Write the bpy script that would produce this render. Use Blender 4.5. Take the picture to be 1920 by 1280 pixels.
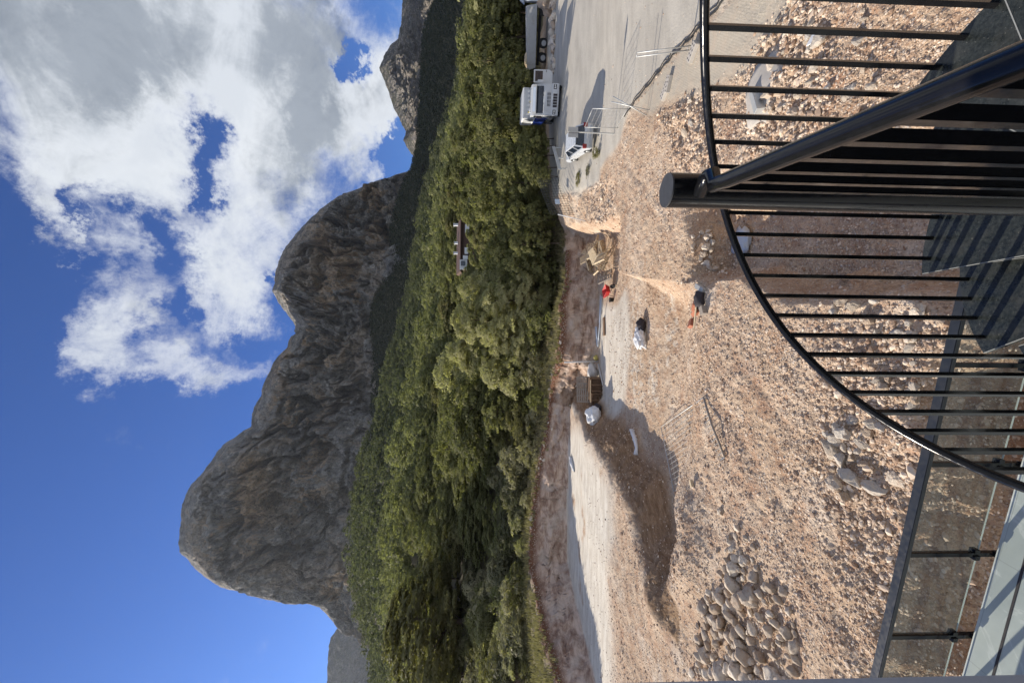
import bpy, bmesh, math, random
import numpy as np
from mathutils import Vector, Matrix
R_ = math.radians
S = bpy.context.scene
for o in list(bpy.data.objects): bpy.data.objects.remove(o)
C = S.collection

# ------------------------------------------------------------------ camera
EYE = 7.0
F = 720.0                       # focal length in pixels of the 1920 px wide photograph
PITCH = R_(2.0); ROLL = .011
v_ = np.array([0, math.cos(PITCH), -math.sin(PITCH)])
dn_ = np.array([0, -math.sin(PITCH), -math.cos(PITCH)]); rt_ = np.array([1., 0, 0])
cR, sR = math.cos(ROLL), math.sin(ROLL)
ix_ = cR*dn_ + sR*rt_           # the photo was taken upright and is stored lying on its side: down in the world is right in the picture
iy_ = sR*dn_ - cR*rt_
cam = bpy.data.cameras.new('camera'); co = bpy.data.objects.new('camera', cam); C.objects.link(co)
S.camera = co
cam.sensor_width = 36; cam.lens = 36*F/1920; cam.clip_start = .05; cam.clip_end = 20000
co.matrix_world = Matrix(((ix_[0], -iy_[0], -v_[0], 0), (ix_[1], -iy_[1], -v_[1], 0), (ix_[2], -iy_[2], -v_[2], EYE), (0, 0, 0, 1)))

# ------------------------------------------------------------------ light
SUN_AZ = 65.0   # degrees to the left of the view direction (+Y)
SUN_EL = 27.0
sd = Vector((-math.sin(R_(SUN_AZ))*math.cos(R_(SUN_EL)), math.cos(R_(SUN_AZ))*math.cos(R_(SUN_EL)), math.sin(R_(SUN_EL))))
sl = bpy.data.lights.new('sun', 'SUN'); sl.energy = 5.0; sl.angle = R_(.5); sl.color = (1, .90, .76)
so = bpy.data.objects.new('sun', sl); C.objects.link(so)
so.rotation_euler = sd.to_track_quat('Z', 'Y').to_euler(); so.location = (-60, 40, 60)
S.view_settings.view_transform = 'Standard'; S.view_settings.look = 'None'
S.view_settings.exposure = 0.60; S.view_settings.gamma = 1
S.render.engine = 'CYCLES'

def pdir(x, y):
    d = v_ + ix_*(x-960)/F + iy_*(y-640)/F
    return d
def at(x, y, z=0.0):            # the ground point at height z
    d = pdir(x, y); k = (z-EYE)/d[2]
    return Vector((d[0]*k, d[1]*k, z))
def atd(x, y, Y):               # the point at depth Y
    d = pdir(x, y); k = Y/d[1]
    return Vector((d[0]*k, Y, EYE+d[2]*k))
# ------------------------------------------------------------------ node helpers
class NT:
    def __init__(s, nt): s.nt = nt; s.n = nt.nodes; s.l = nt.links
    def new(s, t, **k):
        n = s.n.new(t)
        for a, b in k.items(): setattr(n, a, b)
        return n
    def put(s, inp, val):
        if isinstance(val, bpy.types.NodeSocket): s.l.new(val, inp)
        elif val is not None:
            if hasattr(inp.default_value, '__len__') and not hasattr(val, '__len__'): val = (val,)*len(inp.default_value)
            if hasattr(inp.default_value, '__len__') and len(inp.default_value) == 4 and len(val) == 3: val = (*val, 1)
            inp.default_value = val
    def m(s, op, a, b=None, c=None, clamp=False):
        n = s.new('ShaderNodeMath', operation=op, use_clamp=clamp)
        for i, q in enumerate((a, b, c)):
            if q is not None: s.put(n.inputs[i], q)
        return n.outputs[0]
    def vm(s, op, a, b=None, sc=None):
        n = s.new('ShaderNodeVectorMath', operation=op)
        s.put(n.inputs[0], a)
        if b is not None: s.put(n.inputs[1], b)
        if sc is not None: s.put(n.inputs['Scale'], sc)
        return n.outputs['Value'] if op in ('DOT_PRODUCT', 'LENGTH', 'DISTANCE') else n.outputs[0]
    def noise(s, vec, scale, detail=4, rough=.55, dist=0, col=False):
        n = s.new('ShaderNodeTexNoise'); s.put(n.inputs['Vector'], vec); s.put(n.inputs['Scale'], scale)
        n.inputs['Detail'].default_value = detail; n.inputs['Roughness'].default_value = rough; n.inputs['Distortion'].default_value = dist
        return n.outputs['Color' if col else 'Fac']
    def voro(s, vec, scale, feature='F1', out='Distance', rnd=1):
        n = s.new('ShaderNodeTexVoronoi', feature=feature); s.put(n.inputs['Vector'], vec); s.put(n.inputs['Scale'], scale)
        n.inputs['Randomness'].default_value = rnd
        return n.outputs[out]
    def ramp(s, fac, a, b, lo=0, hi=1, smooth=True):
        n = s.new('ShaderNodeMapRange', interpolation_type='SMOOTHSTEP' if smooth else 'LINEAR')
        s.put(n.inputs[0], fac); s.put(n.inputs[1], a); s.put(n.inputs[2], b); s.put(n.inputs[3], lo); s.put(n.inputs[4], hi)
        return n.outputs[0]
    def mix(s, f, a, b, mode='MIX'):
        n = s.new('ShaderNodeMix', data_type='RGBA', blend_type=mode)
        s.put(n.inputs[0], f); s.put(n.inputs[6], a); s.put(n.inputs[7], b)
        return n.outputs[2]
    def comb(s, x, y, z):
        n = s.new('ShaderNodeCombineXYZ')
        for i, q in enumerate((x, y, z)): s.put(n.inputs[i], q)
        return n.outputs[0]
    def sep(s, v):
        n = s.new('ShaderNodeSeparateXYZ'); s.put(n.inputs[0], v); return n.outputs
    def bump(s, h, strength=.5, dist=.02):
        n = s.new('ShaderNodeBump'); s.put(n.inputs['Height'], h); n.inputs['Strength'].default_value = strength; n.inputs['Distance'].default_value = dist
        return n.outputs[0]

# ------------------------------------------------------------------ world: sky and clouds
W = bpy.data.worlds.new('World'); S.world = W; W.use_nodes = True
w = NT(W.node_tree); w.n.clear()
wo = w.new('ShaderNodeOutputWorld'); bg = w.new('ShaderNodeBackground')
sky = w.new('ShaderNodeTexSky', sky_type='NISHITA'); sky.sun_disc = False
sky.sun_elevation = R_(SUN_EL); sky.sun_rotation = R_(-SUN_AZ); sky.air_density = 1.0; sky.dust_density = .4; sky.ozone_density = 2.2; sky.altitude = 300
tc = w.new('ShaderNodeTexCoord'); D = w.vm('NORMALIZE', tc.outputs['Generated'])
dx, dy, dz = w.sep(D)
den = w.m('MAXIMUM', w.m('ADD', dy, 1.0), .12)
s_ = w.m('DIVIDE', dx, den); t_ = w.m('DIVIDE', dz, den)
ST = w.comb(s_, t_, 0)
def st(x, y):
    d = pdir(x, y); d = d/np.linalg.norm(d); return d[0]/(1+d[1]), d[2]/(1+d[1])
warp = w.noise(ST, 6.0, 8, .70, col=True)
warp = w.vm('SCALE', w.vm('SUBTRACT', warp, (.5, .5, .5)), sc=.24)
P = w.vm('ADD', ST, warp)
def blobs(lst, P):
    tot = None
    for (x, y, rx, ry, rot, wt) in lst:
        c = st(x, y); a = st(x+1, y); b = st(x, y+1)
        ka = math.hypot(a[0]-c[0], a[1]-c[1]); kb = math.hypot(b[0]-c[0], b[1]-c[1])
        mp = w.new('ShaderNodeMapping', vector_type='TEXTURE')
        w.put(mp.inputs[0], P); mp.inputs[1].default_value = (c[0], c[1], 0)
        # local frame: first axis along picture x (world down), second along picture y
        ang = math.atan2(a[1]-c[1], a[0]-c[0]) - R_(rot)
        mp.inputs[2].default_value = (0, 0, ang); mp.inputs[3].default_value = (rx*ka, ry*kb, 1)
        q = w.vm('DOT_PRODUCT', mp.outputs[0], mp.outputs[0])
        e = w.m('MULTIPLY', w.m('EXPONENT', w.m('MULTIPLY', q, -1.0)), wt)
        tot = e if tot is None else w.m('ADD', tot, e)
    return tot
CL = [(150, 40, 420, 230, 0, 1.2), (560, 90, 200, 200, 0, .7), (660, 250, 120, 90, 0, .6), (520, 330, 130, 130, 0, .7), (100, 290, 130, 110, 0, .65), (440, 430, 110, 90, 0, .5),
      (240, 330, 130, 100, 0, .6), (80, 410, 60, 55, 0, .5), (220, 610, 85, 85, 0, .72), (290, 690, 120, 42, 10, .5), (215, 480, 40, 50, 0, .30), (410, 600, 95, 60, 0, .55), (480, 690, 50, 45, 0, .5),
      (470, 540, 70, 60, 0, .5), (380, 500, 70, 60, 0, .42), (390, 700, 70, 35, 0, .4), (150, 660, 40, 50, 0, .28), (55, 510, 25, 13, 0, .42), (112, 480, 30, 13, 20, .36), (735, 200, 60, 100, 0, .7),
      (370, 275, 45, 48, 0, -1.15), (375, 365, 28, 38, 0, -.8), (640, 112, 22, 36, 0, -1.6), (270, 420, 50, 55, 0, -.5), (150, 400, 18, 60, 30, -.35), (335, 585, 36, 34, 0, -.55), (345, 480, 25, 30, 0, -.3),
      (455, 640, 24, 24, 0, -.35), (762, 305, 22, 60, 0, -1.3), (515, 505, 16, 25, 0, -.7), (0, 640, 130, 200, 0, -.5), (300, 480, 25, 30, 0, -.25)]
GR = [(60, 60, 230, 130, 0, .75), (330, 60, 170, 90, 0, .55), (590, 180, 55, 230, 5, .85), (500, 20, 110, 90, 0, .45), (90, 300, 90, 60, 0, .12), (650, 230, 60, 60, 0, .15), (230, 640, 50, 40, 0, .15),
      (430, 350, 50, 50, 0, -.2), (680, 50, 40, 90, 0, -.5), (300, 230, 70, 80, 0, -.3)]
base = blobs(CL, P)
n1 = w.noise(w.vm('ADD', ST, (3.1, 1.7, .3)), 9, 10, .70, .5)
n2 = w.noise(ST, 30, 7, .72, .8)
dens = w.m('ADD', base, w.m('ADD', w.m('MULTIPLY', w.m('SUBTRACT', n1, .5), 1.5), w.m('MULTIPLY', w.m('SUBTRACT', n2, .5), .55)))
back = w.m('MULTIPLY', w.ramp(dy, .15, -.2), w.m('MULTIPLY', w.ramp(n1, .36, .54), .85))  # unseen clouds behind the camera, added to brighten the shaded faces
mask = w.m('MAXIMUM', w.ramp(dens, .18, 1.08), back)
gmask = blobs(GR, P)
n3 = w.noise(w.vm('MULTIPLY', ST, (1.0, 1.8, 1)), 7.0, 7, .58, .8)
g = w.m('ADD', gmask, w.m('MULTIPLY', w.m('SUBTRACT', n3, .5), 2.6))
g = w.m('ADD', g, w.m('MULTIPLY', w.m('SUBTRACT', n2, .5), .8))
g = w.ramp(g, -.12, .85)
ccol = w.mix(g, w.mix(w.ramp(n3, .35, .65), (5.9, 6.2, 6.6), (7.6, 7.8, 8.0)), w.mix(w.ramp(n1, .35, .62), (1.2, 1.45, 1.8), (2.1, 2.4, 2.8)))
thin = w.ramp(dens, .55, 1.0)
ccol = w.mix(w.m('MULTIPLY', thin, .30), ccol, (4.2, 4.6, 5.2))
# deeper, more saturated blue high up, like the phone's rendering of a polarised sky
skc = w.mix(1.0, sky.outputs[0], (.25, .50, .98), 'MULTIPLY')
fin = w.mix(mask, skc, ccol)
w.put(bg.inputs[0], fin); bg.inputs[1].default_value = .09
w.l.new(bg.outputs[0], wo.inputs[0])

# ------------------------------------------------------------------ materials
M = {}
def mat(name):
    m = bpy.data.materials.new(name); m.use_nodes = True; M[name] = m
    k = NT(m.node_tree); b = m.node_tree.nodes['Principled BSDF']
    return m, k, b
def simple(name, col, rough=.6, metal=0, var=.25, scale=8, bump=0, spec=None, coord='Object', dirt=None):
    m, k, b = mat(name)
    c = k.new('ShaderNodeTexCoord').outputs[coord]
    n = k.noise(c, scale, 6, .6)
    a = tuple(x*(1-var) for x in col); d = tuple(min(1, x*(1+var)) for x in col)
    colr = k.mix(n, a, d)
    if dirt:
        colr = k.mix(k.m('MULTIPLY', k.ramp(k.noise(c, scale*.35, 8, .7), .5, .7), dirt[1]), colr, dirt[0])
    k.put(b.inputs['Base Color'], colr); k.put(b.inputs['Roughness'], k.ramp(k.noise(c, scale*2, 3), .3, .7, max(0, rough-.08), min(1, rough+.08)))
    b.inputs['Metallic'].default_value = metal
    if spec is not None: b.inputs['Specular IOR Level'].default_value = spec
    if bump: k.put(b.inputs['Normal'], k.bump(k.noise(c, scale*4, 6, .7), .6, bump))
    return m
simple('black_paint', (.007, .0075, .009), .16, var=.3, scale=14, spec=.32, dirt=((.05, .045, .04), .12))
simple('black_cap', (.045, .047, .052), .42, var=.2, scale=20)
simple('rail_grey', (.022, .026, .032), .38, var=.25, scale=10, dirt=((.10, .09, .08), .2))
simple('white_paint', (.72, .74, .76), .35, var=.05, scale=3, dirt=((.4, .36, .3), .35))
simple('grey_paint', (.42, .43, .43), .5, var=.1, scale=3, dirt=((.3, .26, .2), .4))
simple('blue_paint', (.015, .05, .30), .35, var=.1, scale=3)
simple('dark_glass', (.012, .018, .03), .08, var=.2, spec=.8)
simple('rubber', (.018, .018, .018), .85, var=.3)
simple('steel', (.45, .46, .47), .4, .8, var=.15, scale=6)
simple('galvanised', (.50, .51, .50), .5, .55, var=.15, scale=12)
simple('red_plastic', (.50, .03, .03), .45, var=.15)
simple('red_lamp', (.25, .015, .02), .25, var=.1)
simple('head_lamp', (.6, .62, .62), .15, var=.1)
simple('pale_wood', (.52, .42, .28), .8, var=.35, scale=9)
simple('brown_wood', (.20, .125, .075), .85, var=.4, scale=9)
simple('grey_wood', (.28, .24, .20), .85, var=.35, scale=9)
simple('brick_red', (.40, .15, .085), .85, var=.25, scale=10)
simple('white_plastic', (.66, .67, .68), .6, var=.12, scale=5, bump=.02)
simple('pipe_blue', (.42, .48, .56), .5, var=.1)
simple('sack_grey', (.50, .49, .48), .75, var=.2, scale=6, bump=.03)
simple('concrete_block', (.42, .39, .35), .9, var=.2, scale=20, bump=.01)
simple('house_white', (.66, .68, .70), .7, var=.08)
simple('roof_brown', (.10, .058, .045), .8, var=.3)
simple('bark', (.10, .075, .055), .9, var=.4, scale=6, bump=.02)
simple('dark_cloth', (.035, .03, .035), .8, var=.3)
simple('yellow_thing', (.42, .36, .10), .6, var=.2)
simple('wall_render', (.44, .47, .50), .6, var=.05, scale=2)
simple('dark_mesh', (.03, .035, .035), .6, var=.2)
simple('blue_sign', (.45, .55, .66), .5, var=.1)
simple('concrete_pad', (.44, .44, .42), .85, var=.12, scale=.8, bump=.004, dirt=((.40, .31, .22), .5), coord='Object')

def foliage(name, a, b_, tr=.25):
    m, k, b = mat(name)
    oi = k.new('ShaderNodeObjectInfo'); at_ = k.new('ShaderNodeAttribute', attribute_name='tint')
    f = k.m('FRACT', k.m('ADD', k.m('MULTIPLY', at_.outputs['Fac'], 1.0), k.m('MULTIPLY', oi.outputs['Random'], .45)))
    f = k.m('ADD', k.m('MULTIPLY', at_.outputs['Fac'], .65), k.m('MULTIPLY', oi.outputs['Random'], .35))
    col = k.mix(f, a, b_)
    pos = k.new('ShaderNodeNewGeometry').outputs['Position']
    col = k.mix(k.ramp(k.noise(pos, .05, 3), .35, .65, 0, .55), col, k.mix(.5, col, (.10, .10, .045)))
    b.inputs['Roughness'].default_value = .75; b.inputs['Specular IOR Level'].default_value = .2
    k.put(b.inputs['Base Color'], col)
    t = k.new('ShaderNodeBsdfTranslucent'); k.put(t.inputs[0], k.mix(1, col, (1.3, 1.45, .8), 'MULTIPLY'))
    ms = k.new('ShaderNodeMixShader'); ms.inputs[0].default_value = tr
    k.l.new(b.outputs[0], ms.inputs[1]); k.l.new(t.outputs[0], ms.inputs[2])
    k.l.new(ms.outputs[0], m.node_tree.nodes['Material Output'].inputs[0])
foliage('pine', (.068, .078, .030), (.34, .325, .145), .44)
foliage('pine_far', (.072, .084, .040), (.33, .325, .165), .40)
foliage('pine_high', (.045, .058, .034), (.255, .26, .14), .36)
foliage('pine_shade', (.020, .028, .018), (.050, .062, .034))  # darker copy of the pine foliage, the ridge's shade put into the colour
foliage('feathery', (.22, .215, .11), (.54, .50, .29), .45)
foliage('olive', (.085, .088, .036), (.27, .24, .105), .38)
foliage('reed', (.20, .19, .11), (.46, .41, .27), .35)
foliage('shrub', (.07, .075, .035), (.21, .19, .11))
foliage('dry_grass', (.17, .15, .075), (.30, .26, .15))

# dirt ground
m, k, b = mat('dirt')
pos = k.new('ShaderNodeNewGeometry').outputs['Position']
mk = k.new('ShaderNodeAttribute', attribute_name='mask'); mr, mg, mb = k.sep(mk.outputs['Color']); ma = mk.outputs['Alpha']
mk2 = k.new('ShaderNodeAttribute', attribute_name='mask2'); m2r, m2g, m2b = k.sep(mk2.outputs['Color'])
big = k.noise(pos, .22, 5, .6); mid = k.noise(pos, 1.7, 6, .65); fine = k.noise(pos, 16, 5, .7)
vo = k.voro(pos, 15, out='Color'); vr, vg, vb = k.sep(vo); vd = k.voro(pos, 15)
vo2 = k.voro(pos, 34, out='Color'); wr, wg, wb = k.sep(vo2); vd2 = k.voro(pos, 34)
soil = k.mix(k.ramp(big, .32, .66), (.475, .35, .24), (.62, .49, .365))
soil = k.mix(k.ramp(mid, .42, .66, 0, .7), soil, (.34, .19, .115))
soil = k.mix(k.ramp(fine, .42, .68, 0, .6), soil, (.25, .155, .10))
soil = k.mix(k.ramp(k.noise(pos, .45, 6, .7), .52, .66, 0, .7), soil, (.62, .53, .43))
soil = k.mix(k.ramp(k.noise(k.vm('ADD', pos, (40, 9, 0)), .38, 6, .7), .55, .68, 0, .75), soil, (.34, .19, .12))
# pebbles of several colours set in the soil
peb = k.mix(vr, (.22, .15, .105), (.76, .64, .50))
peb = k.mix(k.ramp(vg, .8, .9), peb, (.70, .66, .60))
pz = k.ramp(k.noise(pos, .75, 5, .65), .36, .62, .25, 1)
isp = k.m('MULTIPLY', pz, k.m('MULTIPLY', k.ramp(vb, .35, .5), k.ramp(vd, .55, .38)))
soil = k.mix(k.m('MULTIPLY', isp, .75), soil, peb)
peb2 = k.mix(wr, (.24, .15, .10), (.78, .66, .52))
isp2 = k.m('MULTIPLY', k.ramp(wb, .4, .55), k.ramp(vd2, .55, .4))
soil = k.mix(k.m('MULTIPLY', isp2, .6), soil, peb2)
# white rock floor
rockn = k.noise(k.vm('MULTIPLY', pos, (.5, 1.6, 1)), 1.1, 8, .7)
white = k.mix(k.ramp(rockn, .3, .7), (.47, .42, .35), (.66, .62, .54))
white = k.mix(k.ramp(mid, .68, .85, 0, .2), white, (.48, .35, .24))
# cut face
str_ = k.noise(k.vm('MULTIPLY', pos, (.8, .8, 2.2)), .9, 9, .72, .5)
cut = k.mix(k.ramp(str_, .36, .64), (.25, .155, .11), (.60, .46, .36))
cut = k.mix(k.ramp(k.noise(pos, .5, 5, .6), .45, .65, 0, .7), cut, (.52, .44, .37))
red = k.mix(mid, (.10, .045, .025), (.24, .12, .07))
red = k.mix(k.ramp(vg, .85, .92), red, (.4, .33, .26))
road = k.mix(k.ramp(k.noise(k.vm('MULTIPLY', pos, (.35, 1.2, 1)), .7, 8, .65), .3, .7), (.37, .345, .30), (.49, .46, .40))
road = k.mix(k.ramp(fine, .4, .8, 0, .4), road, (.30, .27, .23))
grass = k.mix(k.ramp(k.noise(pos, 1.2, 7, .7), .3, .7), (.10, .085, .045), (.27, .225, .13))
brown = k.mix(k.ramp(k.noise(k.vm('MULTIPLY', pos, (1, 1, 5)), 1.5, 8, .7, .6), .3, .7), (.17, .10, .055), (.36, .25, .16))
paver = k.new('ShaderNodeTexBrick'); k.put(paver.inputs['Vector'], k.vm('MULTIPLY', pos, (1, 1, 1))); paver.inputs['Scale'].default_value = 5
k.put(paver.inputs['Color1'], (.44, .40, .33)); k.put(paver.inputs['Color2'], (.50, .45, .37)); k.put(paver.inputs['Mortar'], (.30, .26, .20)); paver.inputs['Mortar Size'].default_value = .03
pav = k.mix(k.ramp(mid, .4, .7, 0, .6), paver.outputs[0], (.47, .38, .29))
col = k.mix(mr, soil, white); col = k.mix(mg, col, road); col = k.mix(ma, col, grass)
col = k.mix(m2r, col, cut); col = k.mix(m2g, col, brown); col = k.mix(mb, col, red); col = k.mix(m2b, col, pav)
k.put(b.inputs['Base Color'], col); b.inputs['Roughness'].default_value = .95; b.inputs['Specular IOR Level'].default_value = .15
smooth_ = k.m('MAXIMUM', k.m('MAXIMUM', mg, m2b), mr)
hh = k.m('ADD', k.m('MULTIPLY', k.m('SUBTRACT', 1, vd), isp), k.m('ADD', k.m('MULTIPLY', fine, .8), k.m('MULTIPLY', k.m('MULTIPLY', k.m('SUBTRACT', 1, vd2), isp2), .5)))
hh = k.m('MULTIPLY', hh, k.m('SUBTRACT', 1, k.m('MULTIPLY', smooth_, .8)))
k.put(b.inputs['Normal'], k.bump(hh, .9, .035))

m, k, b = mat('forest_floor')
pos = k.new('ShaderNodeNewGeometry').outputs['Position']
k.put(b.inputs['Base Color'], k.mix(k.ramp(k.noise(pos, .15, 8, .7), .35, .65), (.045, .045, .02), (.13, .11, .06))); b.inputs['Roughness'].default_value = 1

def limestone(name, grey1, grey2, orange, orange_amt, scale=1.0, veg=.5):
    m, k, b = mat(name)
    pos = k.new('ShaderNodeNewGeometry').outputs['Position']
    at_ = k.new('ShaderNodeAttribute', attribute_name='mask'); ar, ag, ab = k.sep(at_.outputs['Color'])
    p = k.vm('SCALE', pos, sc=scale)
    wv = k.vm('ADD', p, k.vm('SCALE', k.noise(p, .01, 4, .6, col=True), sc=60))
    streak = k.noise(k.vm('MULTIPLY', wv, (1, 1, .16)), .055, 9, .68)
    det = k.noise(p, .09, 10, .78)
    strata = k.noise(k.vm('MULTIPLY', k.vm('ADD', wv, k.comb(0, 0, k.m('MULTIPLY', k.sep(pos)[0], .35*scale))), (.35, .35, 2.5)), .03, 8, .7)
    c = k.mix(k.ramp(det, .40, .58), grey1, grey2)
    c = k.mix(k.ramp(k.noise(p, .35, 8, .8), .40, .62, 0, .35), c, tuple(x*.45 for x in grey1))
    c = k.mix(k.ramp(strata, .42, .56, 0, .35), c, tuple(x*.6 for x in grey1))
    fst = k.noise(k.vm('MULTIPLY', wv, (1, 1, .13)), .22, 8, .75)
    c = k.mix(k.ramp(fst, .53, .40, 0, .45), c, tuple(x*.5 for x in grey1))
    c = k.mix(k.ramp(fst, .56, .68, 0, .4), c, tuple(min(1, x*1.1) for x in grey2))
    oz = k.m('MULTIPLY', k.ramp(k.m('ADD', k.m('MULTIPLY', streak, .55), k.m('MULTIPLY', k.noise(wv, .009, 5, .6), .6)), .52, .64), orange_amt)
    oz = k.m('MULTIPLY', oz, k.ramp(ar, 0, 1, .35, 1.35))
    c = k.mix(k.m('MULTIPLY', oz, .95, clamp=True), c, k.mix(det, tuple(x*.7 for x in orange), orange))
    nz = k.sep(k.new('ShaderNodeNewGeometry').outputs['Normal'])[2]
    vg_ = k.m('MULTIPLY', k.ramp(k.m('ADD', k.m('MULTIPLY', nz, .30), k.m('MULTIPLY', k.noise(p, .05, 8, .8), .9)), .60, .70), veg)
    vg_ = k.m('MAXIMUM', vg_, k.m('MULTIPLY', ag, k.ramp(k.noise(p, .09, 6, .8), .42, .56)))
    c = k.mix(vg_, c, (.05, .058, .026))
    k.put(b.inputs['Base Color'], c); b.inputs['Roughness'].default_value = .95; b.inputs['Specular IOR Level'].default_value = .1
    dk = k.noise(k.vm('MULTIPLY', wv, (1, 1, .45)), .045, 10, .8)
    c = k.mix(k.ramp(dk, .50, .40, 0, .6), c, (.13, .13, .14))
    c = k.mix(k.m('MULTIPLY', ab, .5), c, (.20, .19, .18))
    sn = k.m('ABSOLUTE', k.m('SUBTRACT', k.noise(k.vm('MULTIPLY', wv, (1, 1, .28)), .028, 9, .72), .5))
    c = k.mix(k.ramp(sn, .018, .0, 0, .6), c, (.10, .10, .10))
    sn2 = k.m('ABSOLUTE', k.m('SUBTRACT', k.noise(k.vm('MULTIPLY', wv, (1, 1, .5)), .075, 8, .72), .5))
    c = k.mix(k.ramp(sn2, .03, .0, 0, .35), c, (.13, .13, .125))
    k.put(b.inputs['Base Color'], c)
    h = k.m('ADD', k.m('MULTIPLY', det, 2.0), k.m('ADD', k.m('MULTIPLY', streak, 1.5), strata))
    k.put(b.inputs['Normal'], k.bump(k.m('ADD', h, k.m('MULTIPLY', fst, 2.5)), 1.0, 6/scale))
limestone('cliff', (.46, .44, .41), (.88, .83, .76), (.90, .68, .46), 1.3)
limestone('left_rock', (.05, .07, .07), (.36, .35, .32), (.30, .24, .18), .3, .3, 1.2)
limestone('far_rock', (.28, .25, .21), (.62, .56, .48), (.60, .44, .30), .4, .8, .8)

m, k, b = mat('stone')
c = k.new('ShaderNodeTexCoord').outputs['Object']; oi = k.new('ShaderNodeObjectInfo')
col = k.mix(oi.outputs['Random'], (.36, .27, .19), (.74, .65, .53))
col = k.mix(k.ramp(k.noise(c, 3, 7, .7), .45, .65, 0, .6), col, (.33, .20, .13))
col = k.mix(k.ramp(k.noise(c, 9, 6, .7), .5, .75, 0, .5), col, (.60, .55, .47))
k.put(b.inputs['Base Color'], col); b.inputs['Roughness'].default_value = .9; k.put(b.inputs['Normal'], k.bump(k.noise(c, 6, 8, .7), .8, .05))
m, k, b = mat('white_stone')
c = k.new('ShaderNodeTexCoord').outputs['Object']; oi = k.new('ShaderNodeObjectInfo')
col = k.mix(oi.outputs['Random'], (.44, .37, .29), (.60, .55, .48))
col = k.mix(k.ramp(k.noise(c, 3, 7, .7), .5, .7, 0, .6), col, (.42, .30, .21))
k.put(b.inputs['Base Color'], col); b.inputs['Roughness'].default_value = .9; k.put(b.inputs['Normal'], k.bump(k.noise(c, 6, 8, .7), .8, .05))
m, k, b = mat('gravel')
at_ = k.new('ShaderNodeAttribute', attribute_name='tint')
col = k.mix(at_.outputs['Fac'], (.27, .17, .11), (.74, .62, .49)); b.inputs['Roughness'].default_value = .95; k.put(b.inputs['Base Color'], col)

m, k, b = mat('granite')
c = k.new('ShaderNodeNewGeometry').outputs['Position']
col = k.mix(k.ramp(k.noise(c, 60, 6, .8), .35, .7), (.009, .012, .012), (.038, .045, .043))
col = k.mix(k.ramp(k.noise(c, 9, 6, .7), .45, .7, 0, .5), col, (.055, .056, .05))
col = k.mix(k.ramp(k.noise(c, 150, 2, .5), .68, .78), col, (.26, .25, .22))
k.put(b.inputs['Base Color'], col); k.put(b.inputs['Roughness'], k.ramp(k.noise(c, 14, 5, .7), .3, .7, .12, .45)); k.put(b.inputs['Normal'], k.bump(k.noise(c, 40, 5, .7), .25, .004))
simple('granite_edge', (.30, .31, .30), .4, var=.2, scale=20)

m, k, b = mat('floor_tile')
c = k.new('ShaderNodeNewGeometry').outputs['Position']
vein = k.m('ABSOLUTE', k.m('SUBTRACT', k.noise(c, 1.3, 7, .55, .8), .5))
col = k.mix(k.ramp(k.noise(c, 1.8, 6, .6), .3, .7), (.33, .37, .36), (.42, .46, .44))
col = k.mix(k.ramp(vein, 0, .012, .45, 0), col, (.58, .61, .59))
rot = k.new('ShaderNodeMapping'); k.put(rot.inputs[0], c); rot.inputs[2].default_value = (0, 0, R_(10.9))
bx_, by_, bz_ = k.sep(rot.outputs[0])
jx = k.ramp(k.m('ABSOLUTE', k.m('SUBTRACT', k.m('FRACT', k.m('MULTIPLY', k.m('ADD', bx_, .33), .84)), .5)), .4955, .4985)
jy = k.ramp(k.m('ABSOLUTE', k.m('SUBTRACT', k.m('FRACT', k.m('MULTIPLY', k.m('ADD', by_, .45), 1.68)), .5)), .4940, .4975)
col = k.mix(k.m('MULTIPLY', k.m('MAXIMUM', jx, jy), .7), col, (.22, .24, .235))
k.put(b.inputs['Base Color'], col); b.inputs['Roughness'].default_value = .42

m, k, b = mat('clear_glass')
tr = k.new('ShaderNodeBsdfTransparent'); tr.inputs[0].default_value = (.86, .88, .86, 1)
gl = k.new('ShaderNodeBsdfGlossy'); gl.inputs[0].default_value = (1, 1, 1, 1); gl.inputs[1].default_value = .01
fr = k.new('ShaderNodeLayerWeight'); fr.inputs[0].default_value = .12
df = k.new('ShaderNodeBsdfDiffuse'); k.put(df.inputs[0], (.35, .36, .33))
ms0 = k.new('ShaderNodeMixShader'); c = k.new('ShaderNodeNewGeometry').outputs['Position']
k.put(ms0.inputs[0], k.ramp(k.noise(c, 4, 6, .7), .3, .8, .02, .09)); k.l.new(tr.outputs[0], ms0.inputs[1]); k.l.new(df.outputs[0], ms0.inputs[2])
ms = k.new('ShaderNodeMixShader'); k.l.new(k.m('ADD', k.m('MULTIPLY', k.m('POWER', fr.outputs['Facing'], 4.0), .5), .05), ms.inputs[0]); k.l.new(ms0.outputs[0], ms.inputs[1]); k.l.new(gl.outputs[0], ms.inputs[2])
k.l.new(ms.outputs[0], m.node_tree.nodes['Material Output'].inputs[0])
simple('glass_edge', (.55, .60, .55), .2, var=.1)

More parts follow.
